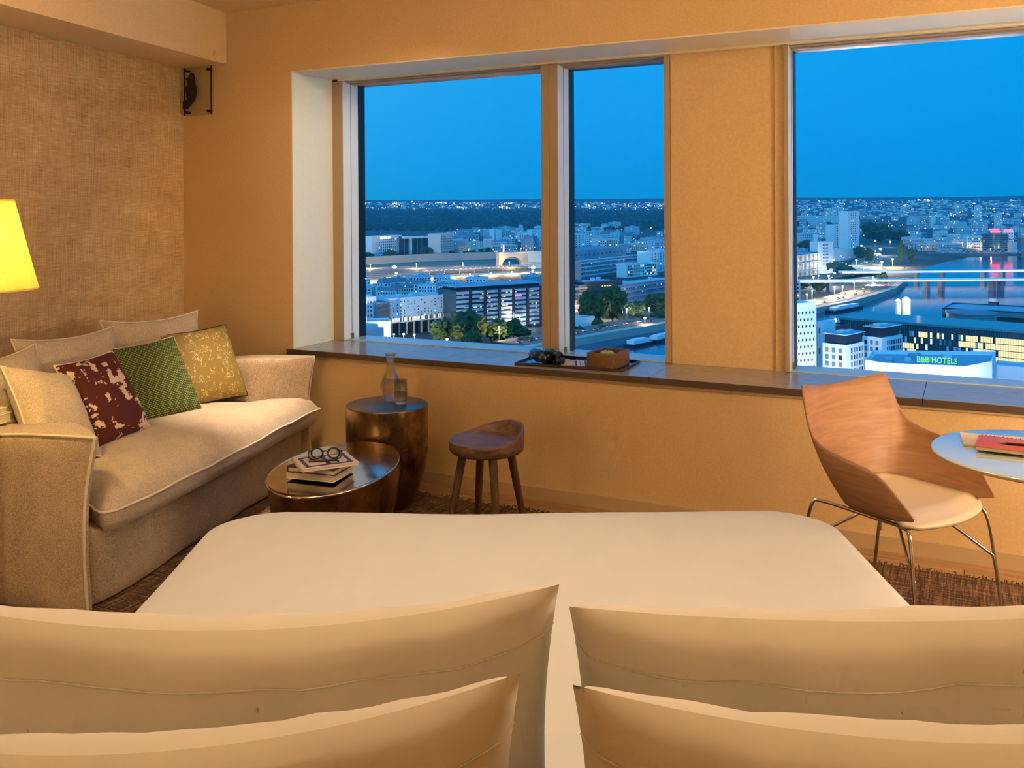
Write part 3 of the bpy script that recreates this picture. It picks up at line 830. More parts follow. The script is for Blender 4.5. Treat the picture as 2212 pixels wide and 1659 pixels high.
m_ = MB(); m_.lathe([(0.0, -0.014), (0.010, -0.014), (0.011, 0), (0.010, 0.014), (0, 0.014)], 16, 0, Matrix.Translation((0, -0.004, 0.052)) @ Matrix.Rotation(R(90), 4, 'X')); m_.build('focus_wheel', 'black_gloss', bn)
case = tag(empty('binocular_case', on_wall(-1.325, 0.105, SILL + 0.0055, 20)), 'small rounded black case against the binoculars on the tray', 'case')
soft_box(-0.026, 0.026, -0.022, 0.022, 0.0, 0.036, 0.016).build('case_body', 'black_gloss', case)
m_ = MB(); m_.tube([(0.027 * math.cos(k * math.pi / 16), 0.023 * math.sin(k * math.pi / 16), 0.018) for k in range(32)], 0.0012, 6, closed=True); m_.build('case_seam', 'black_matte', case)
for k, (ds, dn, rr, nm, lb) in enumerate(((-1.285, 0.17, 18, 'leaflet', 'pink leaflet lying under the striped one on the tray'), (-1.215, 0.165, 24, 'leaflet', 'pale leaflet with dark stripes beside the wooden box on the tray'))):
    lf = tag(empty(nm, on_wall(ds, dn, SILL + 0.005 + 0.0022 * k, rr)), lb, 'leaflet', 'leaflets on the tray')
    m_ = MB(); m_.box(-0.05, 0.05, -0.075, 0.075, 0, 0.002); m_.build('sheet', 'pink_paper' if k == 0 else 'paper', lf)
    if k:
        for j, (x0, x1, mt) in enumerate(((-0.049, -0.038, 'navy_print'), (-0.025, -0.018, 'red_cover'), (0.0, 0.012, 'navy_print'), (0.03, 0.035, 'dark_cover'))):
            m_ = MB(); m_.box(x0, x1, -0.074, 0.074, 0.002, 0.0022); m_.build('printed_stripe', mt, lf)
bx = tag(empty('wooden_box', on_wall(-1.082, 0.150, SILL + 0.0048, -4)), 'open square wooden box on the tray', 'box')
m_ = MB(); m_.box(-0.066, 0.066, -0.092, 0.092, 0.0, 0.006); m_.build('bottom', 'box_wood', bx)
for b in ((-0.070, 0.070, -0.100, -0.092), (-0.070, 0.070, 0.092, 0.100), (-0.070, -0.062, -0.092, 0.092), (0.062, 0.070, -0.092, 0.092)):
    m_ = MB(); m_.box(*b, 0.0, 0.078, bev=0.001); m_.build('side', 'box_wood', bx)
ap = tag(empty('apple', on_wall(-1.085, 0.140, SILL + 0.012)), 'green apple inside the wooden box', 'apple')
m_ = MB(); m_.lathe([(0.0, 0.010), (0.012, 0.002), (0.026, 0.008), (0.038, 0.026), (0.041, 0.044), (0.036, 0.062), (0.022, 0.072), (0.010, 0.070), (0.003, 0.062), (0.0, 0.060)], 28, cap0=False, cap1=False); m_.build('flesh', 'apple_skin', ap)
m_ = MB(); m_.tube([(0, 0, 0.060), (0.002, 0, 0.072), (0.006, 0.001, 0.082)], 0.0018, 6); m_.build('stem', 'stool_leg_wood', ap)

# ------------------------------------------------------------------ glass plaque with a black figure, high in the corner
pq = tag(empty('glass_plaque', on_wall(-3.640, -0.024, 2.170)), 'small clear glass plaque with a black abstract figure, high in the corner', 'wall art')
m_ = MB(); m_.box(-0.108, 0.108, -0.004, 0.004, -0.147, 0.147); m_.build('glass_sheet', 'art_glass', pq)
for b in ((0.106, 0.110, -0.146, 0.146), (-0.110, -0.106, -0.146, 0.146)):
    m_ = MB(); m_.box(b[0], b[1], -0.005, 0.005, b[2], b[3]); m_.build('edge', 'black_matte', pq)
for x in (-0.088, 0.088):
    for z in (-0.125, 0.125):
        m_ = MB(); m_.lathe([(0.009, -0.010), (0.009, 0.022)], 14, 0, Matrix.Translation((x, 0, z)) @ Matrix.Rotation(R(-90), 4, 'X')); m_.build('standoff', 'dark_steel', pq)
fig = [(-0.108, -0.105), (-0.075, -0.108), (-0.045, -0.085), (-0.015, -0.055), (0.002, -0.01), (-0.004, 0.03), (-0.020, 0.06), (-0.015, 0.085), (-0.030, 0.108), (-0.050, 0.106), (-0.062, 0.085), (-0.085, 0.082), (-0.070, 0.062), (-0.066, 0.04), (-0.088, 0.02), (-0.080, -0.02), (-0.072, -0.05), (-0.108, -0.06)]
m_ = MB()
nf = len(fig)
m_.add([(x, -0.006, z) for x, z in fig] + [(x, -0.016, z) for x, z in fig], [tuple(range(nf)), tuple(range(nf, 2 * nf))[::-1]] + [(i, (i + 1) % nf, nf + (i + 1) % nf, nf + i) for i in range(nf)])
m_.build('black_figure', 'black_gloss', pq)

# ------------------------------------------------------------------ round table with notebooks
TB = Matrix.Translation((1.522, 2.632, 0))
tbl = tag(empty('round_table', TB), 'small round white table with a single dark column', 'table')
m_ = MB(); m_.lathe([(0.290, 0.724), (0.3035, 0.729), (0.306, 0.736)], 72, cap1=False); m_.build('edge', 'table_edge', tbl)
m_ = MB(); m_.lathe([(0.306, 0.7355), (0.305, 0.7395), (0.301, 0.7405), (0.0, 0.7405)], 72, cap0=False); m_.build('tabletop', 'white_laminate', tbl)
m_ = MB(); m_.lathe([(0.045, 0.724), (0.030, 0.70), (0.027, 0.65), (0.027, 0.03)], 28); m_.build('column', 'dark_steel', tbl)
m_ = MB(); m_.lathe([(0.20, 0.0125), (0.20, 0.020), (0.19, 0.026), (0.027, 0.034)], 48); m_.build('foot', 'dark_steel', tbl)
cn = tag(empty('notebook', xf(1.452, 2.757, 0.741, -22)), 'cream notebook turned askew under the red one', 'notebook')
m_ = MB(); m_.box(-0.105, 0.105, -0.075, 0.075, 0.0, 0.006, bev=0.0008); m_.build('pages', 'paper_edge', cn)
m_ = MB(); m_.box(-0.106, 0.106, -0.076, 0.076, 0.006, 0.0075); m_.build('cover', 'cream_cover', cn)
rn = tag(empty('spiral_notebook', xf(1.4385, 2.680, 0.7490, -31)), 'red spiral-bound notebook on the round table', 'notebook')
m_ = MB(); m_.box(-0.085, 0.085, -0.076, 0.074, 0.0, 0.009); m_.build('pages', 'paper_edge', rn)
m_ = MB(); m_.box(-0.087, 0.087, -0.078, 0.074, 0.009, 0.0108, bev=0.0004); m_.build('cover', 'red_cover', rn)
for k in range(15):
    x = -0.079 + k * 0.0113
    m_ = MB(); m_.tube([(x, 0.072 + 0.006 * math.cos(a_ * math.pi / 5), 0.006 + 0.0075 * math.sin(a_ * math.pi / 5)) for a_ in range(10)], 0.0009, 5, closed=True); m_.build('spiral_ring', 'dark_steel', rn)
pn = tag(empty('pencil', xf(1.470, 2.648, 0.7632, -24)), 'black pencil lying on the red notebook', 'pencil')
m_ = MB(); m_.lathe([(0.0034, -0.054), (0.0034, 0.10)], 6, 0, Matrix.Rotation(R(90), 4, 'Y'), smooth=False); m_.build('barrel', 'black_gloss', pn)
m_ = MB(); m_.lathe([(0.0004, -0.072), (0.0034, -0.054)], 8, 0, Matrix.Rotation(R(90), 4, 'Y')); m_.build('tip', 'stool_wood', pn)

# ------------------------------------------------------------------ chair: bent veneer wrap, moulded seat, rod legs
CH = Matrix.Translation((1.355, 3.258, 0)) @ Matrix.Rotation(R(212.0), 4, 'Z') @ Matrix.Diagonal((0.96, 0.90, 0.985, 1))      # +y is where the sitter looks
ch = tag(empty('shell_chair', CH), 'wood veneer shell chair with thin chrome legs at the round table', 'chair')
def cp(tbl_, t):
    for (a0, *p), (a1, *q) in zip(tbl_, tbl_[1:]):
        if t <= a1:
            k = (t - a0) / (a1 - a0)
            k = k * k * (3 - 2 * k)
            return [x + (y - x) * k for x, y in zip(p, q)]
    return list(tbl_[-1][1:])
def spline(tbl_, t):
    xs = [r_[0] for r_ in tbl_]
    i = max(0, min(len(xs) - 2, next((k for k in range(len(xs) - 1) if t <= xs[k + 1]), len(xs) - 2)))
    p0, p1, p2, p3 = tbl_[max(i - 1, 0)], tbl_[i], tbl_[i + 1], tbl_[min(i + 2, len(xs) - 1)]
    h = p2[0] - p1[0]
    k = (t - p1[0]) / h
    out = []
    for c_ in range(1, len(p1)):
        m1 = (p2[c_] - p0[c_]) / (p2[0] - p0[0]) * h
        m2 = (p3[c_] - p1[c_]) / (p3[0] - p1[0]) * h
        out.append((2 * k ** 3 - 3 * k * k + 1) * p1[c_] + (k ** 3 - 2 * k * k + k) * m1 + (-2 * k ** 3 + 3 * k * k) * p2[c_] + (k ** 3 - k * k) * m2)
    return out
# v from 0 (middle of the back) to 1 (front tip of the arm): lower edge x, y, z and upper edge x, y, z
LOW = [(0.0, 0.0, -0.185, 0.430), (0.15, 0.075, -0.180, 0.428), (0.30, 0.140, -0.150, 0.422), (0.45, 0.185, -0.085, 0.412), (0.65, 0.215, 0.03, 0.415), (0.85, 0.230, 0.145, 0.428), (1.0, 0.236, 0.235, 0.445)]
TOP = [(0.0, 0.0, -0.315, 0.792), (0.13, 0.110, -0.305, 0.797), (0.245, 0.232, -0.262, 0.818), (0.27, 0.246, -0.252, 0.812), (0.36, 0.268, -0.205, 0.700), (0.45, 0.283, -0.145, 0.640), (0.60, 0.290, -0.02, 0.610), (0.74, 0.282, 0.085, 0.590), (0.82, 0.268, 0.140, 0.560), (0.92, 0.250, 0.200, 0.500), (1.0, 0.238, 0.240, 0.455)]
def shell_pt(v, w):
    sgn = -1 if v < 0 else 1
    l_, t_ = spline(LOW, abs(v)), spline(TOP, abs(v))
    x = l_[0] + (t_[0] - l_[0]) * math.sin(w * math.pi / 2) ** 0.9
    y = l_[1] + (t_[1] - l_[1]) * w ** 1.15
    z = l_[2] + (t_[2] - l_[2]) * w
    return (sgn * x, y, z)
nv, nw = 96, 14
grid_ = [[shell_pt(-1 + 2 * i / nv, j / nw) for i in range(nv + 1)] for j in range(nw + 1)]
m_ = MB(); m_.grid(grid_, 0, True)
o = m_.build('wood_shell', 'ash_veneer', ch)
md = o.modifiers.new('thickness', 'SOLIDIFY'); md.thickness = 0.009; md.offset = -1.0
# seat
rows = []
for j in range(15):
    t_ = j / 14
    row = []
    for i in range(25):
        a_ = -1 + 2 * i / 24
        y = -0.185 + 0.44 * t_
        half = 0.240 * (1 - 0.62 * max(0, (0.22 - t_) / 0.22) ** 2) * (1 - 0.22 * max(0, (t_ - 0.85) / 0.15) ** 2.2)
        half = min(half, (lambda yy_: next((p_[1] + (q_[1] - p_[1]) * (yy_ - p_[2]) / max(1e-6, q_[2] - p_[2]) for p_, q_ in zip(LOW, LOW[1:]) if p_[2] <= yy_ <= q_[2]), 0.236))(max(-0.179, y)) - 0.003)
        x = a_ * half
        yy = y - 0.035 * (a_ ** 2) * sstep(0.6, 1, t_)
        z = 0.450 + 0.020 * a_ ** 2 * (1 - t_) - 0.012 * math.sin(t_ * math.pi) - 0.034 * sstep(0.72, 1.0, t_) ** 1.5 + 0.012 * (1 - abs(a_) ** 2) * 0
        row.append((x, yy, z))
    rows.append(row)
m_ = MB(); m_.grid(rows, 0, True)
o = m_.build('seat', 'seat_plastic', ch)
md = o.modifiers.new('thickness', 'SOLIDIFY'); md.thickness = 0.014; md.offset = -1.0
rd = 0.0068
for sx in (-1, 1):
    hub_f, hub_b = (sx * 0.175, 0.155, 0.405), (sx * 0.165, -0.135, 0.405)
    m_ = MB(); m_.tube(catmull([(sx * 0.245, 0.262, 0.012), (sx * 0.235, 0.235, 0.25), (sx * 0.222, 0.212, 0.385), (sx * 0.20, 0.17, 0.404), (sx * 0.185, 0.06, 0.400)], 5), rd, 8); m_.build('leg', 'chrome', ch)
    m_ = MB(); m_.tube(catmull([(sx * 0.235, -0.305, 0.012), (sx * 0.222, -0.262, 0.25), (sx * 0.210, -0.235, 0.385), (sx * 0.195, -0.19, 0.404), (sx * 0.185, 0.06, 0.400)], 5), rd, 8); m_.build('leg', 'chrome', ch)
    for yy, ft in ((0.240, 1), (-0.270, -1)):
        m_ = MB(); m_.tube(catmull([(sx * 0.06, ft * 0.03, 0.400), (sx * 0.10, ft * 0.07, 0.385), (sx * 0.215, yy * 0.90, 0.262), (sx * 0.228, yy * 0.975, 0.245), (sx * 0.236, yy, 0.20)], 5), rd * 0.85, 8); m_.build('brace', 'chrome', ch)
m_ = MB(); m_.box(-0.10, 0.10, -0.09, 0.09, 0.388, 0.412, bev=0.006); m_.build('seat_mount', 'dark_steel', ch)
# ------------------------------------------------------------------ the city far below, real size: ground 91 m under the window
G = -90.0
rc = random.Random(77)
def look(x, y):
    a_, b_ = (x - 1106) / 2000.0, (450 - y) / 2000.0
    return Vector((a_ * math.cos(TILT) + b_ * math.sin(TILT), 1.0, -a_ * math.sin(TILT) + b_ * math.cos(TILT)))
def rise(Y):
    return 0.0 if Y < 3300 else (70 * sstep(3300, 5600, Y) + 105 * sstep(5400, 8600, Y))
def gp(x, y, lift=0.0):
    """where the line of sight through that picture point meets the ground"""
    d = look(x, y)
    if d.z < -0.0245:
        return Vector((0, 0, EYE)) + d * ((G + lift - EYE) / d.z)
    Y = 3300.0
    while Y < 9000 and EYE + d.z * Y > G + rise(Y) + lift:
        Y += 25
    return Vector((d.x * Y, Y, G + rise(Y) + lift))
def ztop(x, y, Y):
    return EYE + look(x, y).z * Y
plain('city_white', (0.80, 0.82, 0.86), 0.7); plain('city_pale', (0.62, 0.67, 0.74), 0.7); plain('city_grey', (0.40, 0.45, 0.52), 0.7)
plain('city_pink', (0.72, 0.60, 0.58), 0.7); plain('city_blue', (0.22, 0.36, 0.50), 0.6); plain('city_slate', (0.16, 0.22, 0.30), 0.5)
plain('city_roof', (0.42, 0.50, 0.60), 0.6); plain('city_dark', (0.030, 0.042, 0.065), 0.25); plain('city_attic', (0.022, 0.030, 0.050), 0.35)
plain('city_glass', (0.035, 0.075, 0.095), 0.12); plain('city_teal', (0.10, 0.24, 0.28), 0.3); plain('city_stone', (0.42, 0.40, 0.38), 0.8)
plain('asphalt', (0.16, 0.155, 0.15), 0.8); plain('rail_bed', (0.20, 0.165, 0.15), 0.9); plain('steel_blue', (0.16, 0.22, 0.28), 0.5); plain('terracotta', (0.40, 0.24, 0.18), 0.8)
emit('lit_warm', (1.0, 0.80, 0.42), 1.25); emit('lit_white', (0.86, 0.94, 1.0), 1.1); emit('lit_dim', (0.85, 0.62, 0.34), 0.55)
emit('lamp_sodium', (1.0, 0.62, 0.20), 30); emit('lamp_white', (1.0, 0.95, 0.82), 26); emit('lamp_teal', (0.35, 1.0, 0.80), 14); emit('lamp_red', (1.0, 0.06, 0.10), 6)
emit('sign_green', (0.22, 0.80, 0.20), 1.3); emit('sign_white', (1.0, 0.97, 0.92), 2.2); emit('rail_light', (0.96, 0.97, 1.0), 1.5); emit('tail_red', (1.0, 0.10, 0.06), 4.0); emit('head_white', (1.0, 0.93, 0.78), 8.0); emit('sign_magenta', (0.9, 0.12, 0.75), 2.0)
a = N('city_ground')
f = a.noise(a.coord((1, 1, 1), kind='Object'), 0.012, 6, 0.65)
M['city_ground'] = a.pbr(a.ramp(f, [(0.35, (0.018, 0.040, 0.045)), (0.65, (0.055, 0.075, 0.085))]), 0.9)
a = N('leaf_green')
f = a.noise(a.coord(), 0.9, 5, 0.7)
M['leaf_green'] = a.pbr(a.ramp(f, [(0.3, (0.008, 0.026, 0.014)), (0.7, (0.050, 0.105, 0.030))]), 0.85, normal=a.bump(f, 1.0, 0.6))
a = N('river_water')
f = a.noise(a.coord((0.02, 0.10, 1), (0, 0, R(10))), 9.0, 4, 0.6)
M['river_water'] = a.pbr((0.0, 0.06, 0.16), 0.05, normal=a.bump(f, 0.06, 0.5))
plain('bark', (0.05, 0.04, 0.03), 0.9)

# terrain: flat along the river, hills on the horizon
ys = [150, 400, 800, 1400, 2200, 3000, 3300] + [3500 + 200 * k for k in range(30)]
m_ = MB()
m_.grid([[(X, Y, G + rise(Y) + (3.5 if Y > 8000 else 0) * noise.noise(Vector((X / 900, Y / 900, 0))) * 4) for X in range(-7600, 9001, 400)] for Y in ys], 0, True)
struct(m_.build('ground', 'city_ground'))
# river
bank = [gp(x, y) for x, y in ((1150, 768), (1241, 750), (1320, 735), (1442, 713), (1600, 696), (1763, 679), (1850, 661), (1935, 634), (1962, 610), (1985, 583), (2045, 566), (2090, 557), (2240, 552))]
m_ = MB()
near = [Vector((bank[0].x - 40, 330, G)), Vector((1500, 330, G)), Vector((2200, 1500, G))]
rv = [Vector((p.x, p.y, G + 0.4)) for p in bank] + [Vector((p.x, p.y, G + 0.4)) for p in near[::-1]]
bmr = bmesh.new()
bmr.faces.new([bmr.verts.new(p) for p in rv])
bmesh.ops.triangulate(bmr, faces=bmr.faces[:])
bmr.verts.index_update()
m_.add([v.co.copy() for v in bmr.verts], [[v.index for v in f_.verts] for f_ in bmr.faces])
bmr.free()
river = struct(m_.build('river', 'river_water'))
# quay wall with its roadway behind
def ribbon(pts, w, z0, z1, side=1):
    """a raised band following a line: pts are the edge, w metres to its left"""
    V = []
    for i, p in enumerate(pts):
        t_ = (pts[min(i + 1, len(pts) - 1)] - pts[max(i - 1, 0)]); t_.z = 0; t_.normalize()
        n_ = Vector((-t_.y, t_.x, 0)) * side
        V.append((p, p + n_ * w))
    m_ = MB()
    rows = [[(a_.x, a_.y, a_.z + z0), (a_.x, a_.y, a_.z + z1), (b_.x, b_.y, b_.z + z1), (b_.x, b_.y, b_.z + z0)] for a_, b_ in V]
    m_.grid(rows, 0, False)
    m_.add(rows[0], [(0, 1, 2, 3)]); m_.add(rows[-1], [(3, 2, 1, 0)])
    return m_
q = ribbon([Vector(p) for p in bank[:9]], 7, 0, 5.5)
struct(q.build('quay_wall', 'city_stone'))
road = struct(ribbon([p + Vector((-4, 7, 0)) for p in bank[:9]], 26, 5.0, 5.6).build('road', 'asphalt'))
road2 = struct(ribbon([gp(1905, 596), gp(1903, 578), gp(1906, 560), gp(1900, 545), gp(1888, 535)], 42, 2.0, 4.0).build('road', 'asphalt'))
road3 = struct(ribbon([gp(1700, 618), gp(1800, 606), gp(1900, 594)], 22, 4.0, 6.0).build('road', 'asphalt'))

# --- trees
crowns = []
for k in range(4):
    bm = bmesh.new()
    bmesh.ops.create_icosphere(bm, subdivisions=4, radius=1.0)
    for v in bm.verts:
        d = v.co.normalized()
        r_ = 1 + 0.38 * noise.noise(d * 1.7 + Vector((k * 7, 0, 0))) + 0.26 * noise.noise(d * 4.5 + Vector((0, k * 5, 0))) + 0.22 * noise.noise(d * 11 + Vector((k, 0, 3))) + 0.16 * noise.noise(d * 24 + Vector((k, 9, 3)))
        v.co = Vector((d.x * r_, d.y * r_, d.z * r_ * 0.85))
    bm.verts.index_update()
    mb = MB().add([v.co.copy() for v in bm.verts], [[v.index for v in f_.verts] for f_ in bm.faces], 0, False)
    bm.free()
    crowns.append(mb.mesh('crown', 'leaf_green'))
tm_ = MB(); tm_.lathe([(0.30, 0.0), (0.22, 0.3), (0.16, 1.0)], 7)
trunk_me = tm_.mesh('trunk', 'bark')
def tree(p, h, w, label, group=None, k=None):
    root = tag(empty('tree', Matrix.Translation(p) @ Matrix.Rotation(rc.uniform(0, 6.28), 4, 'Z'), None, 2), label, 'tree', group)
    k = rc.randrange(4) if k is None else k
    obj('crown', crowns[k], root, Matrix.Translation((0, 0, h * 0.58)) @ Matrix.Diagonal((w / 2, w / 2, h * 0.47, 1)))
    obj('trunk', trunk_me, root, Matrix.Diagonal((h * 0.08, h * 0.08, h * 0.45, 1)))
    return root
def tree_px(xl, xr, yb, yt, label, group=None, k=None):
    p = gp((xl + xr) / 2, yb)
    return tree(p, max(4, (yb - yt) * p.y / 2000), (xr - xl) * p.y / 2000, label, group, k)
NT = 'trees on the riverside below the left window'
for q in ((928, 985, 742, 690, 'broad dark tree, left of the pair before the striped office'), (975, 1048, 748, 672, 'tallest dark tree before the striped office'), (1000, 1040, 760, 715, 'rounded small tree in front of the tallest dark tree'), (1048, 1108, 742, 692, 'tree lit yellow from within by a street lamp'), (1095, 1125, 728, 688, 'dark tree just behind the yellow lit tree'), (1115, 1146, 736, 708, 'small spreading tree beside the road by the mullion'), (1118, 1160, 752, 728, 'low dark tree at the window bottom by the mullion')):
    tree_px(*q, NT)
NT = 'street trees on the quay in the middle pane'
for q in ((1252, 1305, 703, 628, 'big green tree left of the lamps in the middle pane'), (1295, 1352, 695, 618, 'largest green tree of the middle pane'), (1352, 1392, 690, 650, 'dark tree between two lamps in the middle pane'), (1390, 1450, 682, 632, 'dark tree against the pier in the middle pane'), (1280, 1302, 712, 688, 'low bush left on the red quay road'), (1405, 1448, 700, 672, 'dark tree over the red cars')):
    tree_px(*q, NT)
for k, (x, yb, w_, h_) in enumerate(((1250, 727, 24, 22), (1302, 722, 22, 20), (1330, 716, 16, 15), (1360, 712, 20, 18), (1392, 704, 22, 20), (1425, 698, 20, 20))):
    tree_px(x - w_ / 2, x + w_ / 2, yb, yb - h_, 'small round quay tree, number %s from the left in its row' % ('one', 'two', 'three', 'four', 'five', 'six')[k], 'row of small quay trees')
NT = 'trees before the white office complex'
for k, (xl, xr, yb, yt) in enumerate(((781, 808, 566, 545), (828, 856, 566, 540), (850, 862, 563, 546), (880, 905, 560, 545), (905, 935, 562, 534), (935, 952, 560, 546), (955, 972, 562, 548), (968, 985, 560, 542), (1000, 1012, 556, 542), (1016, 1030, 555, 540), (1033, 1045, 554, 538), (1048, 1062, 553, 534))):
    tree_px(xl, xr, yb, yt, 'round tree before the office complex, %s from the left' % ('first', 'second', 'third', 'fourth', 'fifth', 'sixth', 'seventh', 'eighth', 'ninth', 'tenth', 'eleventh', 'twelfth')[k], NT)
NT = 'park trees around the highway in the large window'
for q in ((1862, 1895, 520, 480, 'left dome of the dark wood beyond the highway'), (1885, 1925, 524, 484, 'middle dome of the dark wood beyond the highway'), (1915, 1960, 522, 496, 'right dome of the dark wood beyond the highway'), (1845, 1868, 562, 532, 'dark tree left of the bright highway bend'), (1868, 1886, 568, 536, 'dark tree beside the bright highway bend'), (1771, 1798, 590, 562, 'tree at the foot of the white slab block'), (1808, 1845, 600, 574, 'rounded tree above the road junction'), (1940, 1954, 572, 520, 'slim dark poplar left on the river bank'), (1963, 1974, 570, 538, 'slim dark poplar right on the river bank'), (1802, 1822, 548, 537, 'low clump below the tower blocks'), (1755, 1782, 630, 606, 'dark clump beside the road fork'), (1895, 1918, 622, 588, 'ivy green tree at the bridge head'), (1724, 1748, 622, 608, 'low clump at the left frame of the large window'), (1725, 1760, 548, 520, 'shaded tree mass left of the white slab block'), (1780, 1800, 498, 480, 'lone tree beside the long low block'), (1722, 1745, 492, 476, 'tree at the left frame under the long low block')):
    tree_px(*q, NT)

# --- buildings
def facade(m_, w, h, cols, rows, x0, z0, ww, wh, side, y, lit, mi_dark=0, skip=0.0):
    """window quads on one face; side f front, r right, l left"""
    for r_ in range(rows):
        for c_ in range(cols):
            if skip and rc.random() < skip:
                continue
            x = x0 + (c_ + 0.5) * (w / cols)
            z = z0 + (r_ + 0.5) * (h / rows)
            mi = mi_dark if rc.random() > lit else rc.choice((1, 1, 2, 3))
            a_, b_ = ww / 2, wh / 2
            if side == 'f':
                m_.add([(x - a_, y, z - b_), (x + a_, y, z - b_), (x + a_, y, z + b_), (x - a_, y, z + b_)], [(0, 1, 2, 3)], mi)
            else:
                m_.add([(y, x - a_, z - b_), (y, x + a_, z - b_), (y, x + a_, z + b_), (y, x - a_, z + b_)], [(0, 1, 2, 3) if side == 'r' else (3, 2, 1, 0)], mi)
WM = ['city_dark', 'lit_warm', 'lit_white', 'lit_dim']
WALLS = ('city_white', 'city_pale', 'city_grey', 'city_pink', 'city_blue')
protos = []
for (w, d, h, cols, rows, kind) in ((36, 13, 19, 10, 6, 'flat'), (22, 18, 16, 6, 5, 'flat'), (20, 18, 38, 6, 12, 'flat'), (13, 10, 8, 4, 2, 'gable'), (56, 16, 13, 15, 4, 'flat'), (26, 15, 15, 7, 4, 'mansard'), (17, 14, 21, 5, 6, 'mansard')):
    for wl in WALLS:
        b = MB(); b.box(-w / 2, w / 2, 0, d, -6, h)
        body = b.mesh('body', wl)
        wn = MB()
        facade(wn, w * 0.94, h * 0.92, cols, rows, -w * 0.47, h * 0.05, w / cols * 0.45, h / rows * 0.5, 'f', -0.15, 0.10)
        facade(wn, d * 0.9, h * 0.92, max(2, cols // 3), rows, d * 0.05, h * 0.05, 1.6, h / rows * 0.5, 'r', w / 2 + 0.15, 0.10)
        facade(wn, d * 0.9, h * 0.92, max(2, cols // 3), rows, d * 0.05, h * 0.05, 1.6, h / rows * 0.5, 'l', -w / 2 - 0.15, 0.10)
        wme = wn.mesh('windows', WM)
        rf = MB()
        if kind == 'gable':
            rf.add([(-w / 2 - .4, -.4, h), (w / 2 + .4, -.4, h), (w / 2 + .4, d + .4, h), (-w / 2 - .4, d + .4, h), (-w / 2 - .4, d / 2, h + d * .42), (w / 2 + .4, d / 2, h + d * .42)], [(0, 1, 5, 4), (2, 3, 4, 5), (0, 4, 3), (1, 2, 5), (3, 2, 1, 0)])
        elif kind == 'mansard':
            rf.add([(-w / 2, 0, h), (w / 2, 0, h), (w / 2, d, h), (-w / 2, d, h), (-w / 2 + 1.6, 1.6, h + 4.2), (w / 2 - 1.6, 1.6, h + 4.2), (w / 2 - 1.6, d - 1.6, h + 4.2), (-w / 2 + 1.6, d - 1.6, h + 4.2)], [(0, 1, 5, 4), (1, 2, 6, 5), (2, 3, 7, 6), (3, 0, 4, 7), (4, 5, 6, 7)])
            for cx in (-w * .3, w * .28):
                rf.box(cx - 0.8, cx + 0.8, d * .4, d * .6, h + 4, h + 6)
        else:
            for bb in ((-w / 2, w / 2, 0, .6), (-w / 2, w / 2, d - .6, d), (-w / 2, -w / 2 + .6, .6, d - .6), (w / 2 - .6, w / 2, .6, d - .6)):
                rf.box(*bb, h, h + 1.0)
            rf.box(-w * .12, w * .1, d * .3, d * .7, h, h + 3.2)
            rf.box(w * .2, w * .3, d * .35, d * .6, h, h + 2.2)
        protos.append((body, wme, rf.mesh('roof', 'city_slate' if kind != 'flat' else 'city_roof')))
KN = ('slab block', 'square block', 'tower', 'gabled house', 'long low block', 'mansard-roofed block', 'narrow mansard house')
CN = ('white', 'pale', 'grey', 'pinkish', 'blue')
def generic(p, rz, sc, k, label, group):
    body, wme, rf = protos[k]
    root = tag(obj('apartment_block', body, None, Matrix.Translation(p) @ Matrix.Rotation(R(rz), 4, 'Z') @ Matrix.Diagonal((sc[0], sc[1], sc[2], 1))), label, 'building', group)
    tag(obj('windows', wme, root), kind='stuff')
    tag(obj('roof', rf, root), kind='stuff')
    return root
def scatter(x0, x1, y0, y1, n, kinds, label, group, big=1.0, avoid=(), rzr=35):
    got = []
    tries = 0
    while len(got) < n and tries < n * 40:
        tries += 1
        x, y = rc.uniform(x0, x1), y0 + (y1 - y0) * rc.random() ** 0.9
        if any(a0 < x < a1 and b0 < y < b1 for a0, a1, b0, b1 in avoid):
            continue
        p = gp(x, y)
        if any((p - g).length < 24 * big + p.y * 0.004 for g in got):
            continue
        got.append(p)
        t_ = rc.choice(kinds)
        s_ = big * rc.uniform(0.75, 1.3)
        cw = rc.choice((0, 0, 1, 1, 1, 2, 3, 4))
        u_, v_ = (x - x0) / (x1 - x0), (y - y0) / (y1 - y0)
        where = ('leftmost', 'left', 'middle', 'right', 'rightmost')[min(4, int(u_ * 5))] + (', far row' if v_ < 0.33 else ', mid row' if v_ < 0.66 else ', near row')
        generic(p, rc.uniform(-rzr, rzr), (s_, s_, big * rc.uniform(0.75, 1.25)), t_ * 5 + cw, '%s %s %s, %s' % (CN[cw], KN[t_], label, where), group)
scatter(985, 1185, 497, 545, 46, (0, 1, 1, 5, 6, 3), 'right of the white office complex', 'blocks behind the rail cutting', 1.15)
scatter(1215, 1470, 492, 548, 52, (0, 1, 5, 6, 3, 4), 'in the dense quarter of the middle pane', 'blocks in the middle pane', 1.15)
scatter(1690, 2240, 466, 520, 120, (0, 1, 1, 2, 5, 6, 4, 3), 'in the far quarter of the large window', 'far blocks in the large window', 1.25, ((1855, 1965, 478, 524),))
scatter(1965, 2120, 520, 545, 16, (3, 4, 1), 'by the river bend', 'sheds by the river bend', 1.0)
scatter(1690, 1850, 515, 560, 12, (0, 1, 4), 'near the pale twin towers', 'blocks near the towers', 1.0, ((1760, 1860, 440, 600),))
scatter(775, 1180, 628, 660, 36, (1, 3, 5, 3, 1), 'among roofs above the striped office', 'crowded blue roofs', 0.9)
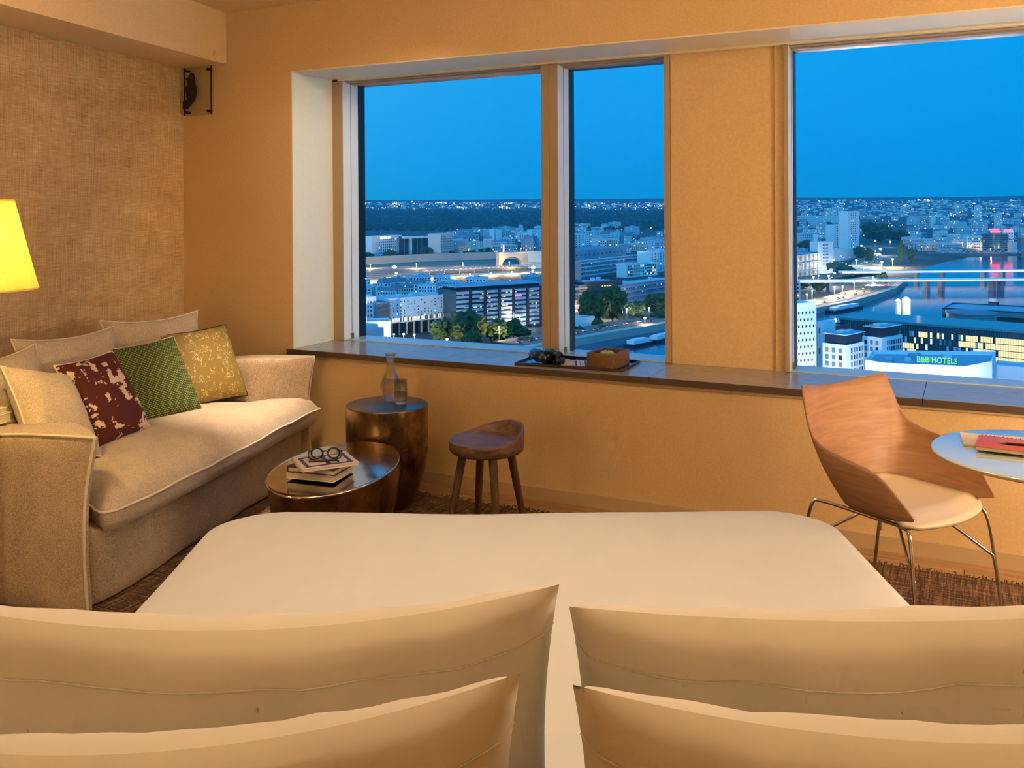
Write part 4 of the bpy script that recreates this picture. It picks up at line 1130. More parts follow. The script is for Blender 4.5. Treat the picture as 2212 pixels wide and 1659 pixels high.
# far carpet of roofs and the lights among them: nobody could count these
far = MB()
rf_ = random.Random(5)
for (x0, x1, y0, y1, n_) in ((770, 1480, 438, 452, 420), (1690, 2240, 434, 468, 900), (250, 770, 438, 452, 300), (1480, 1690, 436, 460, 200), (2240, 2900, 434, 468, 900)):
    for _ in range(n_):
        x, y = rf_.uniform(x0, x1), rf_.uniform(y0, y1)
        p = gp(x, y)
        s_ = p.y / 2000
        w_, h_ = rf_.uniform(2, 7) * s_, rf_.uniform(1.0, 3.2) * s_
        far.box(p.x - w_ / 2, p.x + w_ / 2, p.y, p.y + w_, p.z - 5, p.z + h_, rf_.choice((0, 1, 1, 2)))
tag(far.build('far_suburbs', ['city_white', 'city_pale', 'city_blue']), 'pale roofs of the far suburbs scattered below the horizon', 'suburbs', kind='stuff')
lt = MB()
def spark(p, r_, mi):
    lt.add([p + Vector((r_, 0, 0)), p + Vector((-r_, 0, 0)), p + Vector((0, r_, 0)), p + Vector((0, -r_, 0)), p + Vector((0, 0, r_)), p + Vector((0, 0, -r_))], [(0, 2, 4), (2, 1, 4), (1, 3, 4), (3, 0, 4), (2, 0, 5), (1, 2, 5), (3, 1, 5), (0, 3, 5)], mi)
def sparks(x0, x1, y0, y1, n_, s0=0.5, s1=1.1, lift=4, clump=0.0):
    c_ = []
    for _ in range(n_):
        if c_ and rf_.random() < clump:
            bx_, by_ = rf_.choice(c_[-12:])
            x, y = bx_ + rf_.gauss(0, 5), by_ + rf_.gauss(0, 1.2)
            if not (x0 < x < x1 and y0 < y < y1):
                continue
        else:
            x, y = rf_.uniform(x0, x1), rf_.uniform(y0, y1)
        c_.append((x, y))
        p = gp(x, y, lift)
        spark(p + Vector((0, -6, 2)), rf_.uniform(s0, s1) * p.y / 2000, rf_.choice((0, 0, 1, 1, 2)))
sparks(772, 1185, 436, 452, 230, 0.5, 1.15, 4, 0.7)
sparks(1225, 1470, 436, 455, 130, 0.45, 1.0, 4, 0.6)
sparks(1690, 2240, 431, 446, 120, 0.45, 0.9, 4, 0.6)
sparks(1690, 2240, 446, 500, 240, 0.5, 1.1, 12, 0.3)
sparks(985, 1185, 495, 545, 40, 0.6, 1.2, 10)
sparks(1225, 1470, 490, 560, 50, 0.6, 1.2, 10)
sparks(1960, 2230, 500, 540, 50, 0.6, 1.1, 6)
sparks(1720, 1900, 540, 610, 60, 0.7, 1.4, 6)
sparks(785, 1180, 600, 645, 40, 0.6, 1.2, 14)
sparks(250, 772, 436, 452, 240, 0.5, 1.15, 4, 0.7)
sparks(2240, 2900, 431, 500, 330, 0.5, 1.1, 8, 0.4)
sparks(250, 772, 495, 740, 160, 0.6, 1.2, 10)
sparks(1470, 1690, 480, 690, 90, 0.6, 1.2, 10)
sparks(2240, 2900, 500, 760, 160, 0.6, 1.2, 10)
tag(lt.build('city_lights', ['lit_white', 'head_white', 'lit_warm']), 'scattered lights of streets and windows across the city', 'lights', kind='stuff')
# the city goes on to either side of what the windows frame
ob = MB()
for (x0, x1, y0, y1, n_) in ((260, 765, 496, 545, 150), (260, 762, 560, 800, 210), (1475, 1690, 480, 545, 90), (1475, 1700, 560, 675, 60), (2245, 2900, 470, 548, 260), (2330, 2900, 700, 900, 70)):
    for _ in range(n_):
        p = gp(rf_.uniform(x0, x1), rf_.uniform(y0, y1))
        w_, d_, h_ = rf_.uniform(14, 44), rf_.uniform(12, 18), rf_.uniform(9, 26)
        T = Matrix.Translation(p) @ Matrix.Rotation(R(rf_.uniform(-35, 35)), 4, 'Z')
        ob.box(-w_ / 2, w_ / 2, 0, d_, -5, h_, rf_.choice((0, 1, 1, 2)), T)
        ob.box(-w_ * .4, w_ * .4, 2, d_ - 2, h_, h_ + 2.2, 3, T)
        for r_ in range(int(h_ / 3.4)):
            for c_ in range(int(w_ / 3.6)):
                x, z = -w_ / 2 + 1.8 + c_ * 3.6, 1.8 + r_ * 3.3
                ob.add([(x - .7, -.15, z - .8), (x + .7, -.15, z - .8), (x + .7, -.15, z + .8), (x - .7, -.15, z + .8)], [(0, 1, 2, 3)], 4 if rf_.random() > .1 else 5, False, T)
tag(ob.build('outer_city', ['city_white', 'city_pale', 'city_grey', 'city_roof', 'city_dark', 'lit_warm']), 'pale city blocks carrying on beside the framed districts', 'city', kind='stuff')
# the dark forest between the near blocks and the far suburbs
fo = MB()
for _ in range(5400):
    x, y = rf_.uniform(200, 1690), rf_.uniform(455, 499)
    p = gp(x, y)
    s_ = p.y / 2000 * rf_.uniform(2.2, 4.5)
    h_ = rf_.uniform(9, 16)
    k = [(s_, 0, 0), (0.3 * s_, 0.9 * s_, 0), (-0.8 * s_, 0.6 * s_, 0), (-0.8 * s_, -0.6 * s_, 0), (0.3 * s_, -0.9 * s_, 0)]
    fo.add([p + Vector(q) for q in k] + [p + Vector((q[0] * 0.75, q[1] * 0.75, h_ * 0.7)) for q in k] + [p + Vector((0, 0, h_))], [(i, (i + 1) % 5, 5 + (i + 1) % 5, 5 + i) for i in range(5)] + [(5 + i, 5 + (i + 1) % 5, 10) for i in range(5)])
tag(fo.build('forest', 'leaf_green'), 'dark forest covering the slope beyond the near districts', 'forest', kind='stuff')
# --- named buildings
def bld(name, label, A, B, ytop, depth, wall='city_white', roof='city_roof', group=None, lift=0.0, Y=None):
    """front base runs from picture point A to B on the ground; returns root, width, height"""
    if Y:
        a_ = Vector((look(A[0], 600).x * Y[0], Y[0], G)); b_ = Vector((look(B[0], 600).x * Y[1], Y[1], G))
    else:
        a_, b_ = gp(*A), gp(*B)
    w = (b_ - a_).length
    h = ztop(A[0], ytop, a_.y) - a_.z
    root = tag(empty(name, Matrix.Translation(a_) @ Matrix.Rotation(math.atan2(b_.y - a_.y, b_.x - a_.x), 4, 'Z'), None, 5), label, 'building', group)
    m_ = MB(); m_.box(0, w, 0, depth, lift, h); m_.build('body', wall, root)
    m_ = MB()
    for bb in ((0, w, 0, .5), (0, w, depth - .5, depth), (0, .5, .5, depth - .5), (w - .5, w, .5, depth - .5)):
        m_.box(*bb, h, h + 0.9)
    tag(m_.build('parapet', wall, root), kind='stuff')
    m_ = MB(); m_.box(.5, w - .5, .5, depth - .5, h, h + 0.15); m_.build('roof', roof, root)
    return root, w, h
def wins(root, w, h, depth, cols, rows, ww, wh, lit=0.1, z0=0.08, z1=0.95, sides='f', x0=0.04, x1=0.96, nm='windows', skip=0.0):
    m_ = MB()
    for s_ in sides:
        if s_ == 'f':
            facade(m_, w * (x1 - x0), h * (z1 - z0), cols, rows, w * x0, h * z0, ww, wh, 'f', -0.18, lit, 0, skip)
        else:
            n_ = max(2, int(cols * depth / w))
            facade(m_, depth * 0.9, h * (z1 - z0), n_, rows, depth * 0.05, h * z0, min(ww, depth / n_ * 0.6), wh, s_, (w + 0.18) if s_ == 'r' else -0.18, lit)
    return tag(m_.build(nm, WM, root), kind='stuff')
def plant(root, w, h, d, n_=3):
    m_ = MB()
    for k in range(n_):
        x, y = w * rc.uniform(0.15, 0.8), d * rc.uniform(0.3, 0.6)
        m_.box(x, x + rc.uniform(2, 5), y, y + rc.uniform(2, 4), h, h + rc.uniform(1.5, 3.5))
    tag(m_.build('roof_plant', 'city_pale', root), kind='stuff')
# white office complex beyond the rail cutting
r_, w, h = bld('office_block', 'white office block with rows of small dark windows, left half of the complex', (803, 566), (868, 560), 512, 28, 'city_white')
wins(r_, w, h, 28, 12, 8, 2.4, 2.6, 0.03, 0.06, 0.93, 'f', 0.14)
m_ = MB(); m_.box(w * .28, w * .62, -0.6, 0, h * .90, h * .985); m_.build('roof_sign_panel', 'sign_white', r_)
r_, w, h = bld('office_link', 'dark blue glass link framed by white columns in the office complex', (868, 561), (952, 557), 512, 22, 'city_glass')
for k, x in enumerate((0.16, 0.83)):
    m_ = MB(); m_.box(w * x, w * x + 3, -8, -5, 0, h); m_.build('column', 'city_white', r_)
m_ = MB(); m_.box(0, w, -8, 1, h - 3, h + 1); m_.build('canopy', 'city_white', r_)
for k in range(9):
    m_ = MB(); m_.box(w * (k + .5) / 9, w * (k + .5) / 9 + 1.0, -0.5, 0, 0, h - 4); m_.build('mullion', 'city_blue', r_)
r_, w, h = bld('office_block', 'pinkish white office block with dense windows, right end of the complex', (952, 562), (979, 559), 506, 26, 'city_pink')
wins(r_, w, h, 26, 11, 9, 1.6, 2.4, 0.02)
r_, w, h = bld('office_block', 'low pale wing at the left window frame beside the office complex', (775, 562), (803, 560), 520, 20, 'city_pale'); wins(r_, w, h, 20, 6, 6, 2, 2)
r_, w, h = bld('office_block', 'grey block adjoining the pinkish office block', (980, 556), (1010, 552), 522, 20, 'city_grey'); wins(r_, w, h, 20, 8, 6, 2, 2, 0.1)
r_, w, h = bld('apartment_house', 'white gable-end apartment house above the rail cutting', (1068, 532), (1083, 531), 496, 14, 'city_white')
r_, w, h = bld('apartment_house', 'balconied apartment house next to the blank white gable', (1083, 533), (1113, 531), 498, 16, 'city_pale'); wins(r_, w, h, 16, 7, 7, 3, 3, 0.1); plant(r_, w, h, 16)
r_, w, h = bld('apartment_house', 'pale apartment house by the mullion above the arch bridge', (1148, 530), (1172, 529), 497, 16, 'city_white'); wins(r_, w, h, 16, 5, 6, 2.5, 2)
r_, w, h = bld('town_house', 'pink lit town house above the retaining wall', (1063, 552), (1086, 551), 531, 14, 'city_pink'); wins(r_, w, h, 14, 6, 4, 2, 2)
r_, w, h = bld('town_house', 'yellow lit town house among the trees above the retaining wall', (1038, 553), (1060, 552), 535, 14, 'city_pink'); wins(r_, w, h, 14, 5, 3, 2, 2)
r_, w, h = bld('town_house', 'cream house with a dark gap, left of the arch bridge', (1090, 550), (1118, 549), 530, 14, 'city_pink'); wins(r_, w, h, 14, 7, 3, 2, 2)
# rail cutting, retaining wall, platform canopy, arch bridge
rail = struct(ribbon([gp(760, 606), gp(900, 600), gp(1050, 592), gp(1200, 588)], 330, 0.1, 0.4).build('rail_yard', 'rail_bed'))
for k in range(7):
    o = ribbon([gp(760, 604 - k * 4), gp(1000, 592 - k * 3), gp(1200, 586 - k * 2.2)], 1.6, 0.4, 0.75).build('rail_track', 'city_slate', rail)
struct(ribbon([gp(765, 574), gp(900, 566), gp(1000, 562), gp(1080, 560), gp(1200, 559)], 8, 0.0, 13).build('retaining_wall', 'city_stone'))
struct(ribbon([gp(770, 612), gp(860, 606), gp(1000, 598), gp(1190, 589)], 36, 0.2, 0.9).build('road', 'city_stone'))
cn_ = tag(empty('platform_canopy', Matrix.Translation(gp(915, 596)) @ Matrix.Rotation(R(34), 4, 'Z')), 'long ribbed station canopy beside the bright road', 'canopy')
m_ = MB(); m_.box(0, 190, 0, 24, 6.0, 6.6); m_.build('deck', 'terracotta', cn_)
for k in range(24):
    m_ = MB(); m_.box(4 + k * 7.8, 6 + k * 7.8, -0.5, 24.5, 6.6, 7.6); m_.build('rib', 'city_pink', cn_)
for k in range(8):
    m_ = MB(); m_.box(10 + k * 24, 10.8 + k * 24, 2, 2.8, 0, 6); m_.build('post', 'city_slate', cn_)
vb = gp(1078, 577); ve = gp(1215, 573)
vw = (ve - vb).length
vd = tag(empty('arch_bridge', Matrix.Translation(vb) @ Matrix.Rotation(math.atan2(ve.y - vb.y, ve.x - vb.x), 4, 'Z')), 'pale stone road bridge on wide arches over the railway', 'bridge')
m_ = MB()
prof_t, prof_b = 21.0, []
n_ = 72
for k in range(n_ + 1):
    x = vw * k / n_
    t_ = (x / (vw / 2.4)) % 1.0
    arch = math.sqrt(max(0.0, 1 - ((t_ - 0.5) / 0.40) ** 2)) if abs(t_ - 0.5) < 0.40 else 0.0
    prof_b.append((x, arch * 15.5))
rows = [[(x, 0, z), (x, 0, prof_t), (x, 14, prof_t), (x, 14, z)] for x, z in prof_b]
m_.grid(rows, 0, False, True); m_.add(rows[0], [(0, 1, 2, 3)]); m_.add(rows[-1], [(3, 2, 1, 0)])
m_.build('arches', 'city_stone', vd)
for y in (-0.6, 13.4):
    m_ = MB(); m_.box(0, vw, y, y + 1.2, prof_t, prof_t + 1.6); m_.build('parapet', 'city_pink', vd)
# grey hotel-like slab with pinpoint windows, red stair tower, floodlit hall
r_, w, h = bld('slab_building', 'long grey slab with pinpoint windows on tall pilotis', (843, 727), (968, 712), 648, 22, 'city_pale', lift=9)
wins(r_, w, h, 22, 16, 6, 0.75, 1.15, 0.10, 0.47, 0.97, 'f', 0.03, 0.97, skip=0.35)
m_ = MB(); facade(m_, w * 0.94, 3.2, 42, 1, w * 0.03, h * 0.37, 0.8, 2.8, 'f', -0.18, 0.6); tag(m_.build('lit_band', WM, r_), kind='stuff')
for k in range(8):
    m_ = MB(); m_.box(w * (k + .3) / 8, w * (k + .3) / 8 + 1.0, 1, 2, 0, 9); m_.build('piloti', 'city_stone', r_)
m_ = MB(); m_.box(0, w, 8, 9, 0, 9); m_.build('undercroft_shade', 'city_dark', r_)  # dark sheet, shade of the open ground floor put into its colour
plant(r_, w, h, 22, 5)
r_, w, h = bld('slab_building', 'grey wing of the pinpoint-windowed slab at the left window frame', (765, 733), (813, 729), 646, 22, 'city_pale')
wins(r_, w, h, 22, 7, 5, 0.9, 1.7, 0.12, 0.4, 0.95); m_ = MB(); facade(m_, w * .9, 3, 12, 1, w * .05, h * .24, 1.0, 2.2, 'f', -.18, .7); tag(m_.build('lit_band', WM, r_), kind='stuff')
m_ = MB(); m_.box(0, w, 0, 22, h, h + 0.1); m_.add([(0, 0, h), (w, 0, h), (w, 22, h), (0, 22, h), (0, 11, h + 3.5), (w, 11, h + 0.5)], [(0, 1, 5, 4), (3, 4, 5, 2), (0, 4, 3), (1, 2, 5)]); m_.build('white_roof', 'city_white', r_)
r_, w, h = bld('stair_tower', 'rust red open stair tower between the grey slab and its wing', (814, 731), (842, 728), 657, 14, 'city_slate')
for k in range(8):
    m_ = MB(); m_.box(-0.3, w + .3, -1.2, 0, h * (k + .4) / 8, h * (k + .4) / 8 + .5); m_.build('landing', 'terracotta', r_)
    m_ = MB(); m_.tube([(0.3, -0.8, h * (k + .45) / 8), (w * .9, -0.8, h * (k + 1.3) / 8)], 0.35, 4); m_.build('flight', 'terracotta', r_)
r_, w, h = bld('white_hall', 'floodlit blank white hall at the bottom left of the window', (768, 748), (845, 745), 699, 20, 'city_white')
light('hall_floodlight', 'SPOT', gp(815, 775) + Vector((0, 0, 3)), 260000, (1.0, 0.90, 0.68), target=tuple(gp(812, 746) + Vector((0, 0, 8))), spot_size=R(110), spot_blend=0.6, shadow_soft_size=0.6)
# striped office
r_, w, h = bld('striped_office', 'dark office with pale horizontal bands and tall dark shafts', (986, 720), (1176, 704), 631, 30, 'city_glass')
bay = w / 6.2
band = MB(); band.box(0, bay * 0.80, -0.7, 0, 0, 1.75); bme_ = band.mesh('spandrel', 'city_grey')
for b_ in range(6):
    for k in range(9):
        obj('spandrel', bme_, r_, Matrix.Translation((bay * b_ + bay * .02, 0, h * (k + .75) / 9.3)))
    m_ = MB(); m_.box(bay * (b_ + .84), bay * (b_ + 1.0), -1.4, 0.5, 0, h + .5); m_.build('shaft', 'city_attic', r_)
m_ = MB(); m_.box(bay * .2, w * .98, 5, 26, h, h + 3.0); m_.build('attic', 'city_attic', r_)
m_ = MB(); m_.box(bay * .1, w, 3, 28, h + 3.0, h + 3.8); m_.build('attic_roof', 'city_blue', r_)
wins(r_, w, h, 30, 40, 9, 1.6, 1.0, 0.22, 0.02, 0.98, 'f', .01, .99, 'office_lights')
m_ = MB(); m_.box(bay * 4.05, bay * 4.5, -0.9, -0.7, h * .80, h * .86); m_.build('sign', 'sign_magenta', r_)
# middle pane
r_, w, h = bld('apartment_house', 'white balconied slab at the frame of the middle pane', (1232, 548), (1264, 546), 506, 16, 'city_white'); wins(r_, w, h, 16, 4, 8, 3.5, 2.6, 0.05)
r_, w, h = bld('apartment_house', 'pale balconied house beside the white slab in the middle pane', (1290, 548), (1336, 546), 518, 18, 'city_pale'); wins(r_, w, h, 18, 9, 6, 3, 2, 0.12)
r_, w, h = bld('depot', 'wide depot with a flat white roof edge in the middle pane', (1215, 582), (1352, 566), 545, 60, 'city_blue', 'city_slate'); wins(r_, w, h, 60, 14, 2, 4, 3, 0.1)
r_, w, h = bld('office_bar', 'long office bar with pale bands, upper of the two in the middle pane', (1255, 604), (1412, 582), 566, 20, 'city_slate')
for k in range(4):
    m_ = MB(); m_.box(0, w, -.6, 0, h * (k + .65) / 4.2, h * (k + .65) / 4.2 + 1.8); m_.build('spandrel', 'city_pale', r_)
wins(r_, w, h, 20, 26, 4, 2, 1.2, 0.2, nm='office_lights')
r_, w, h = bld('apartment_house', 'bright white stepped housing block by the pier in the middle pane', (1404, 590), (1450, 584), 545, 20, 'city_white'); wins(r_, w, h, 20, 7, 7, 2, 2, 0.08); plant(r_, w, h, 20)
r_, w, h = bld('apartment_house', 'white block with a grid of balconies below the long office bar', (1353, 600), (1420, 594), 572, 16, 'city_white'); wins(r_, w, h, 16, 14, 4, 2.4, 2.2, 0.12)
r_, w, h = bld('office_bar', 'dark blue office with small square windows, right of the middle pane', (1342, 664), (1460, 644), 618, 22, 'city_slate')
for k in range(4):
    m_ = MB(); m_.box(0, w, -.6, 0, h * (k + .7) / 4.2, h * (k + .7) / 4.2 + 1.5); m_.build('spandrel', 'city_blue', r_)
wins(r_, w, h, 22, 24, 4, 1.4, 1.2, 0.18, nm='office_lights'); plant(r_, w, h, 22, 3)
r_, w, h = bld('office_bar', 'dark stepped office behind the big trees of the middle pane', (1262, 668), (1345, 660), 612, 26, 'city_attic', 'city_blue'); wins(r_, w, h, 26, 14, 4, 2, 1.2, 0.10); plant(r_, w, h, 26, 4)
r_, w, h = bld('office_bar', 'dark banded block at the left frame of the middle pane', (1225, 697), (1268, 690), 622, 20, 'city_attic')
for k in range(6):
    m_ = MB(); m_.box(0, w, -.6, 0, h * (k + .7) / 6.2, h * (k + .7) / 6.2 + 1.4); m_.build('spandrel', 'city_grey', r_)
m_ = MB()
r_, w, h = bld('pavilion', 'low pale lit pavilion between the lamps in the middle pane', (1238, 712), (1285, 707), 690, 12, 'city_white')
# large window: towers and slabs
r_, w, h = bld('tower_block', 'tall pale tower block, taller of two left of the dark wood', (1832, 540), (1856, 538), 457, 20, 'city_white'); wins(r_, w, h, 20, 3, 19, 3.6, 1.8, 0.1, .05, .97, 'fr', .2, .75)
r_, w, h = bld('tower_block', 'shorter pale tower block with window bands beside the taller one', (1802, 534), (1833, 532), 486, 20, 'city_white'); wins(r_, w, h, 20, 3, 11, 5.0, 2.0, 0.08, .05, .97, 'f', .06, .92)
r_, w, h = bld('slab_block', 'white windowless slab with a column of openings in the middle', (1767, 592), (1800, 590), 524, 14, 'city_white'); wins(r_, w, h, 14, 4, 7, 1.5, 1.8, 0.0, .25, .97, 'f', .3, .68)
r_, w, h = bld('apartment_house', 'tall pale narrow slab behind the white slab block', (1758, 560), (1766, 560), 508, 14, 'city_pale')
r_, w, h = bld('long_block', 'very long low blue block across the left of the large window', (1700, 492), (1826, 490), 467, 24, 'city_pale'); wins(r_, w, h, 24, 44, 5, 3.2, 1.6, 0.06)
r_, w, h = bld('glass_office', 'pale office with tall columns at the left frame of the large window', (1690, 612), (1770, 596), 556, 30, 'city_slate', 'city_blue')
for k in range(9):
    m_ = MB(); m_.box(w * k / 9, w * k / 9 + 1, -3, -2, 0, h); m_.build('column', 'city_white', r_)
for k in range(3):
    m_ = MB(); m_.box(0, w, -3, 0, h * (k + 1) / 3.1, h * (k + 1) / 3.1 + 1.2); m_.build('spandrel', 'city_pale', r_)
wins(r_, w, h, 30, 14, 3, 2.5, 2, 0.25)
r_, w, h = bld('apartment_house', 'white block with square windows left of the narrow slab', (1722, 535), (1766, 533), 505, 18, 'city_pale'); wins(r_, w, h, 18, 9, 5, 2.4, 2.2, 0.1)
r_, w, h = bld('warehouse', 'low pale works building right of the white slab', (1802, 565), (1848, 560), 540, 20, 'city_white'); plant(r_, w, h, 20)
for q in (((2007, 484), (2024, 484), 458, 'pale tower with a lit crown among the far blocks'), ((2066, 462), (2085, 462), 441, 'far tower block highest on the right skyline'), ((2020, 495), (2044, 494), 468, 'far slab tower in the middle of the large window'), ((1780, 470), (1790, 470), 450, 'slim far tower left of the twin towers'), ((1800, 472), (1822, 472), 448, 'far lit slab tower behind the twin towers'), ((1948, 468), (1962, 468), 446, 'far tower with white lights at the middle of the skyline')):
    r_, w, h = bld('tower_block', q[3], q[0], q[1], q[2], 18, 'city_white'); wins(r_, w, h, 18, 4, 9, w * .16, h * .05, 0.15)
r_, w, h = bld('riverside_block', 'warmly lit white riverside block left of the neon building', (2088, 538), (2134, 538), 512, 20, 'city_white'); wins(r_, w, h, 20, 9, 4, 2, 2, 0.2)
r_, w, h = bld('riverside_block', 'small pale riverside block with a lit ground floor', (2051, 530), (2074, 530), 506, 20, 'city_pale'); wins(r_, w, h, 20, 5, 5, 2, 2, 0.3)
ne = gp(2150, 540)
nb = tag(empty('neon_building', Matrix.Translation(ne)), 'round blue banded building with red neon on its roof', 'building')
m_ = MB(); m_.lathe([(24, 0), (24, 34)], 40); m_.build('body', 'city_glass', nb)
for k in range(8):
    m_ = MB(); m_.lathe([(24.6, 3 + k * 4.1), (24.6, 5.0 + k * 4.1)], 40, cap0=False, cap1=False); m_.build('spandrel', 'city_teal', nb)
m_ = MB(); m_.lathe([(12, 34), (12, 38)], 24); m_.build('crown', 'city_slate', nb)
m_ = MB(); m_.box(-20, 0, -22, -20, 36, 40); m_.build('neon_sign', 'lamp_red', nb)
m_ = MB(); m_.box(-18, 2, -12, -10, 41, 44); m_.build('neon_sign', 'lamp_red', nb)
r_, w, h = bld('neon_annex', 'white block beside the round neon building with a red sign', (2166, 540), (2190, 540), 500, 20, 'city_white'); wins(r_, w, h, 20, 4, 6, 3, 2, 0.1)
m_ = MB(); m_.box(w * .1, w * .9, -1, 0, h, h + 5); m_.build('neon_sign', 'lamp_red', r_)
m_ = MB(); m_.box(-2, w * 1.6, -4, -2, h * .20, h * .26); m_.build('neon_sign', 'lamp_red', r_)
r_, w, h = bld('quay_hall', 'glowing orange quay hall at the right edge behind the neon building', (2186, 548), (2240, 548), 524, 20, 'city_pink')
# near group on the river: white tower, two white blocks with dark attics, glass office, hotel
def win_parts(root, pts, w, h, mt_pool, axis='f', y=-0.12, depth=0.12):
    """each window its own object: pts are centres (x along the face, z)"""
    mes = {}
    for x, z in pts:
        mt = rc.choice(mt_pool)
        if mt not in mes:
            q = MB()
            if axis == 'f':
                q.box(-w / 2, w / 2, -depth, depth, -h / 2, h / 2)
            else:
                q.box(-depth, depth, -w / 2, w / 2, -h / 2, h / 2)
            mes[mt] = q.mesh('window', mt)
        obj('window', mes[mt], root, Matrix.Translation((x, y, z) if axis == 'f' else (y, x, z)))
r_, w, h = bld('white_tower', 'near white tower with staggered small square windows', (1700, 0), (1763, 0), 661, 16, 'city_white', Y=(396, 402))
pts = []
for k in range(15):
    for j in range(6):
        x = w - 1.6 - j * 2.0 - (1.0 if k % 2 else 0.0)
        z = h - 3.4 - k * 2.92
        if x > 0.6 and z > 2:
            pts.append((x, z))
win_parts(r_, pts, 0.62, 1.05, ['city_dark'])
plant(r_, w, h, 16, 2)
r_, w, h = bld('white_annex', 'narrow pale annex against the near white tower', (1764, 0), (1777, 0), 699, 12, 'city_white', Y=(410, 408))
win_parts(r_, [(w * .45, h - 3 - k * 9) for k in range(3)], 0.7, 2.4, ['city_slate'])
def corner_block(name, label, xc, Yc, xl, xr, y_white, phi, attic, nl, nr, rows, wz=2.0):
    c = Vector((look(xc, 600).x * Yc, Yc, G))
    dr, dl = Vector((math.cos(R(phi)), math.sin(R(phi)), 0)), Vector((-math.sin(R(phi)), math.cos(R(phi)), 0))
    def reach(d, x):
        k = look(x, 600).x
        return (k * c.y - c.x) / (d.x - k * d.y)
    tr, tl = reach(dr, xr), reach(dl, xl)
    h = ztop(xc, y_white, Yc) - G
    root = tag(empty(name, Matrix.Translation(c) @ Matrix.Rotation(R(phi), 4, 'Z'), None, 5), label, 'building')
    m_ = MB(); m_.box(0, tr, 0, tl, 0, h); m_.build('body', 'city_white', root)
    m_ = MB(); m_.box(0.8, tr - .8, 0.8, tl - .8, h, h + attic); m_.build('attic', 'city_attic', root)
    m_ = MB(); m_.box(0.2, tr + 1.2, 0.2, tl - .2, h + attic, h + attic + 0.22); m_.build('eaves', 'city_white', root)
    m_ = MB(); m_.box(1.2, tr - 1.2, 1.2, tl - 1.2, h + attic + .22, h + attic + .7); m_.build('roof', 'city_blue', root)
    tag((lambda q: q.build('roof_plant', 'city_pale', root))(MB().box(3, 6, 3, 6, h + attic + .7, h + attic + 1.5).box(8, 12, 3, 5, h + attic + .7, h + attic + 1.3)), kind='stuff')
    win_parts(root, [(tr * (0.22 + 0.74 * (k + .5) / nr), h - 2.6 - j * 2.95) for k in range(nr) for j in range(rows)], tr * .74 / nr * .45, wz, ['city_dark', 'city_slate'], 'f', 0.0)
    win_parts(root, [(tl * (0.10 + 0.86 * (k + .5) / nl), h - 2.6 - j * 2.95) for k in range(nl) for j in range(rows)], tl * .86 / nl * .5, wz, ['city_dark', 'city_slate', 'city_slate', 'lit_dim'], 's', 0.0)
    return root, tr, tl, h
corner_block('white_block', 'near white block with a dark attic, closer to the white tower', 1827, 388, 1776, 1866, 746, 42, 4.0, 3, 5, 5)
corner_block('white_block', 'larger white block with a dark attic, before the glass office', 1904, 420, 1862, 1948, 730, 38, 4.3, 3, 7, 5)
r_, w, h = bld('dark_block', 'low dark roofed block behind the two white blocks', (1780, 0), (1836, 0), 712, 14, 'city_attic', 'city_slate', Y=(455, 470))
# glass office with individual lit panes
r_, w, h = bld('glass_office', 'wide dark glass office with many lit yellow panes', (1815, 0), (2240, 0), 690, 34, 'city_glass', 'city_blue', Y=(527, 461))
m_ = MB(); m_.box(-0.5, w + .5, -0.5, 34.5, h, h + 1.2); m_.build('cornice', 'city_teal', r_)
cols_, rows_ = 84, 5
pw, ph = w / cols_, 16.5 / rows_
pane_me = {}
for mt in ('lit_warm', 'lit_white', 'city_teal', 'city_blue', 'city_pale'):
    q = MB(); q.box(0.06, pw - 0.06, -0.14, 0.0, 0.25, ph - 0.12); pane_me[mt] = q.mesh('pane', mt)
n_pane = 0
for rr_ in range(rows_):
    for cc in range(cols_):
        u_ = cc / cols_
        lit = (rr_ == 0 and (0.64 < u_ or (0.42 < u_ < .5 and rc.random() < .7))) or (rr_ == 1 and u_ > 0.62) or (rr_ == 2 and (u_ > 0.70 or 0.33 < u_ < 0.39)) or (rr_ == 3 and (0.49 < u_ < 0.61 or u_ > 0.74 or 0.33 < u_ < .40))
        mt = None
        if lit and rc.random() < 0.93:
            mt = 'lit_warm'
        elif rc.random() < 0.36:
            mt = rc.choice(('lit_white', 'city_teal', 'city_pale', 'city_teal', 'city_blue', 'lit_warm'))
        if mt and n_pane < 300:
            n_pane += 1
            obj('pane', pane_me[mt], r_, Matrix.Translation((cc * pw, 0, h - 3.2 - (rr_ + 1) * ph)))
m_ = MB()
for cc in range(cols_ + 1):
    m_.box(cc * pw - 0.05, cc * pw + 0.05, -0.22, 0, h - 20, h)
tag(m_.build('mullions', 'city_teal', r_), kind='stuff')
m_ = MB(); m_.box(-1, w + 1, -3.0, 0, h - 21.5, h - 20.2); m_.build('plinth_ledge', 'city_stone', r_)
r_, w, h = bld('glass_office', 'dark long roofed office wing behind the lit glass office', (2035, 0), (2240, 0), 668, 40, 'city_glass', 'city_blue', Y=(600, 570))
m_ = MB(); m_.box(0, w, -.5, 0, h - 3.0, h); m_.build('glass_band', 'city_teal', r_)
dc = Vector((look(2098, 600).x * 545, 545, G))
dr_ = tag(empty('glass_drum', Matrix.Translation(dc)), 'low teal glass drum on the office roof', 'building')
m_ = MB(); m_.lathe([(13.5, 20), (13.5, ztop(2098, 676, 545) - G)], 48); m_.build('body', 'city_teal', dr_)
m_ = MB(); m_.lathe([(14, ztop(2098, 676, 545) - G), (14, ztop(2098, 676, 545) - G + .8), (1, ztop(2098, 676, 545) - G + 1.6)], 48); m_.build('roof', 'city_slate', dr_)
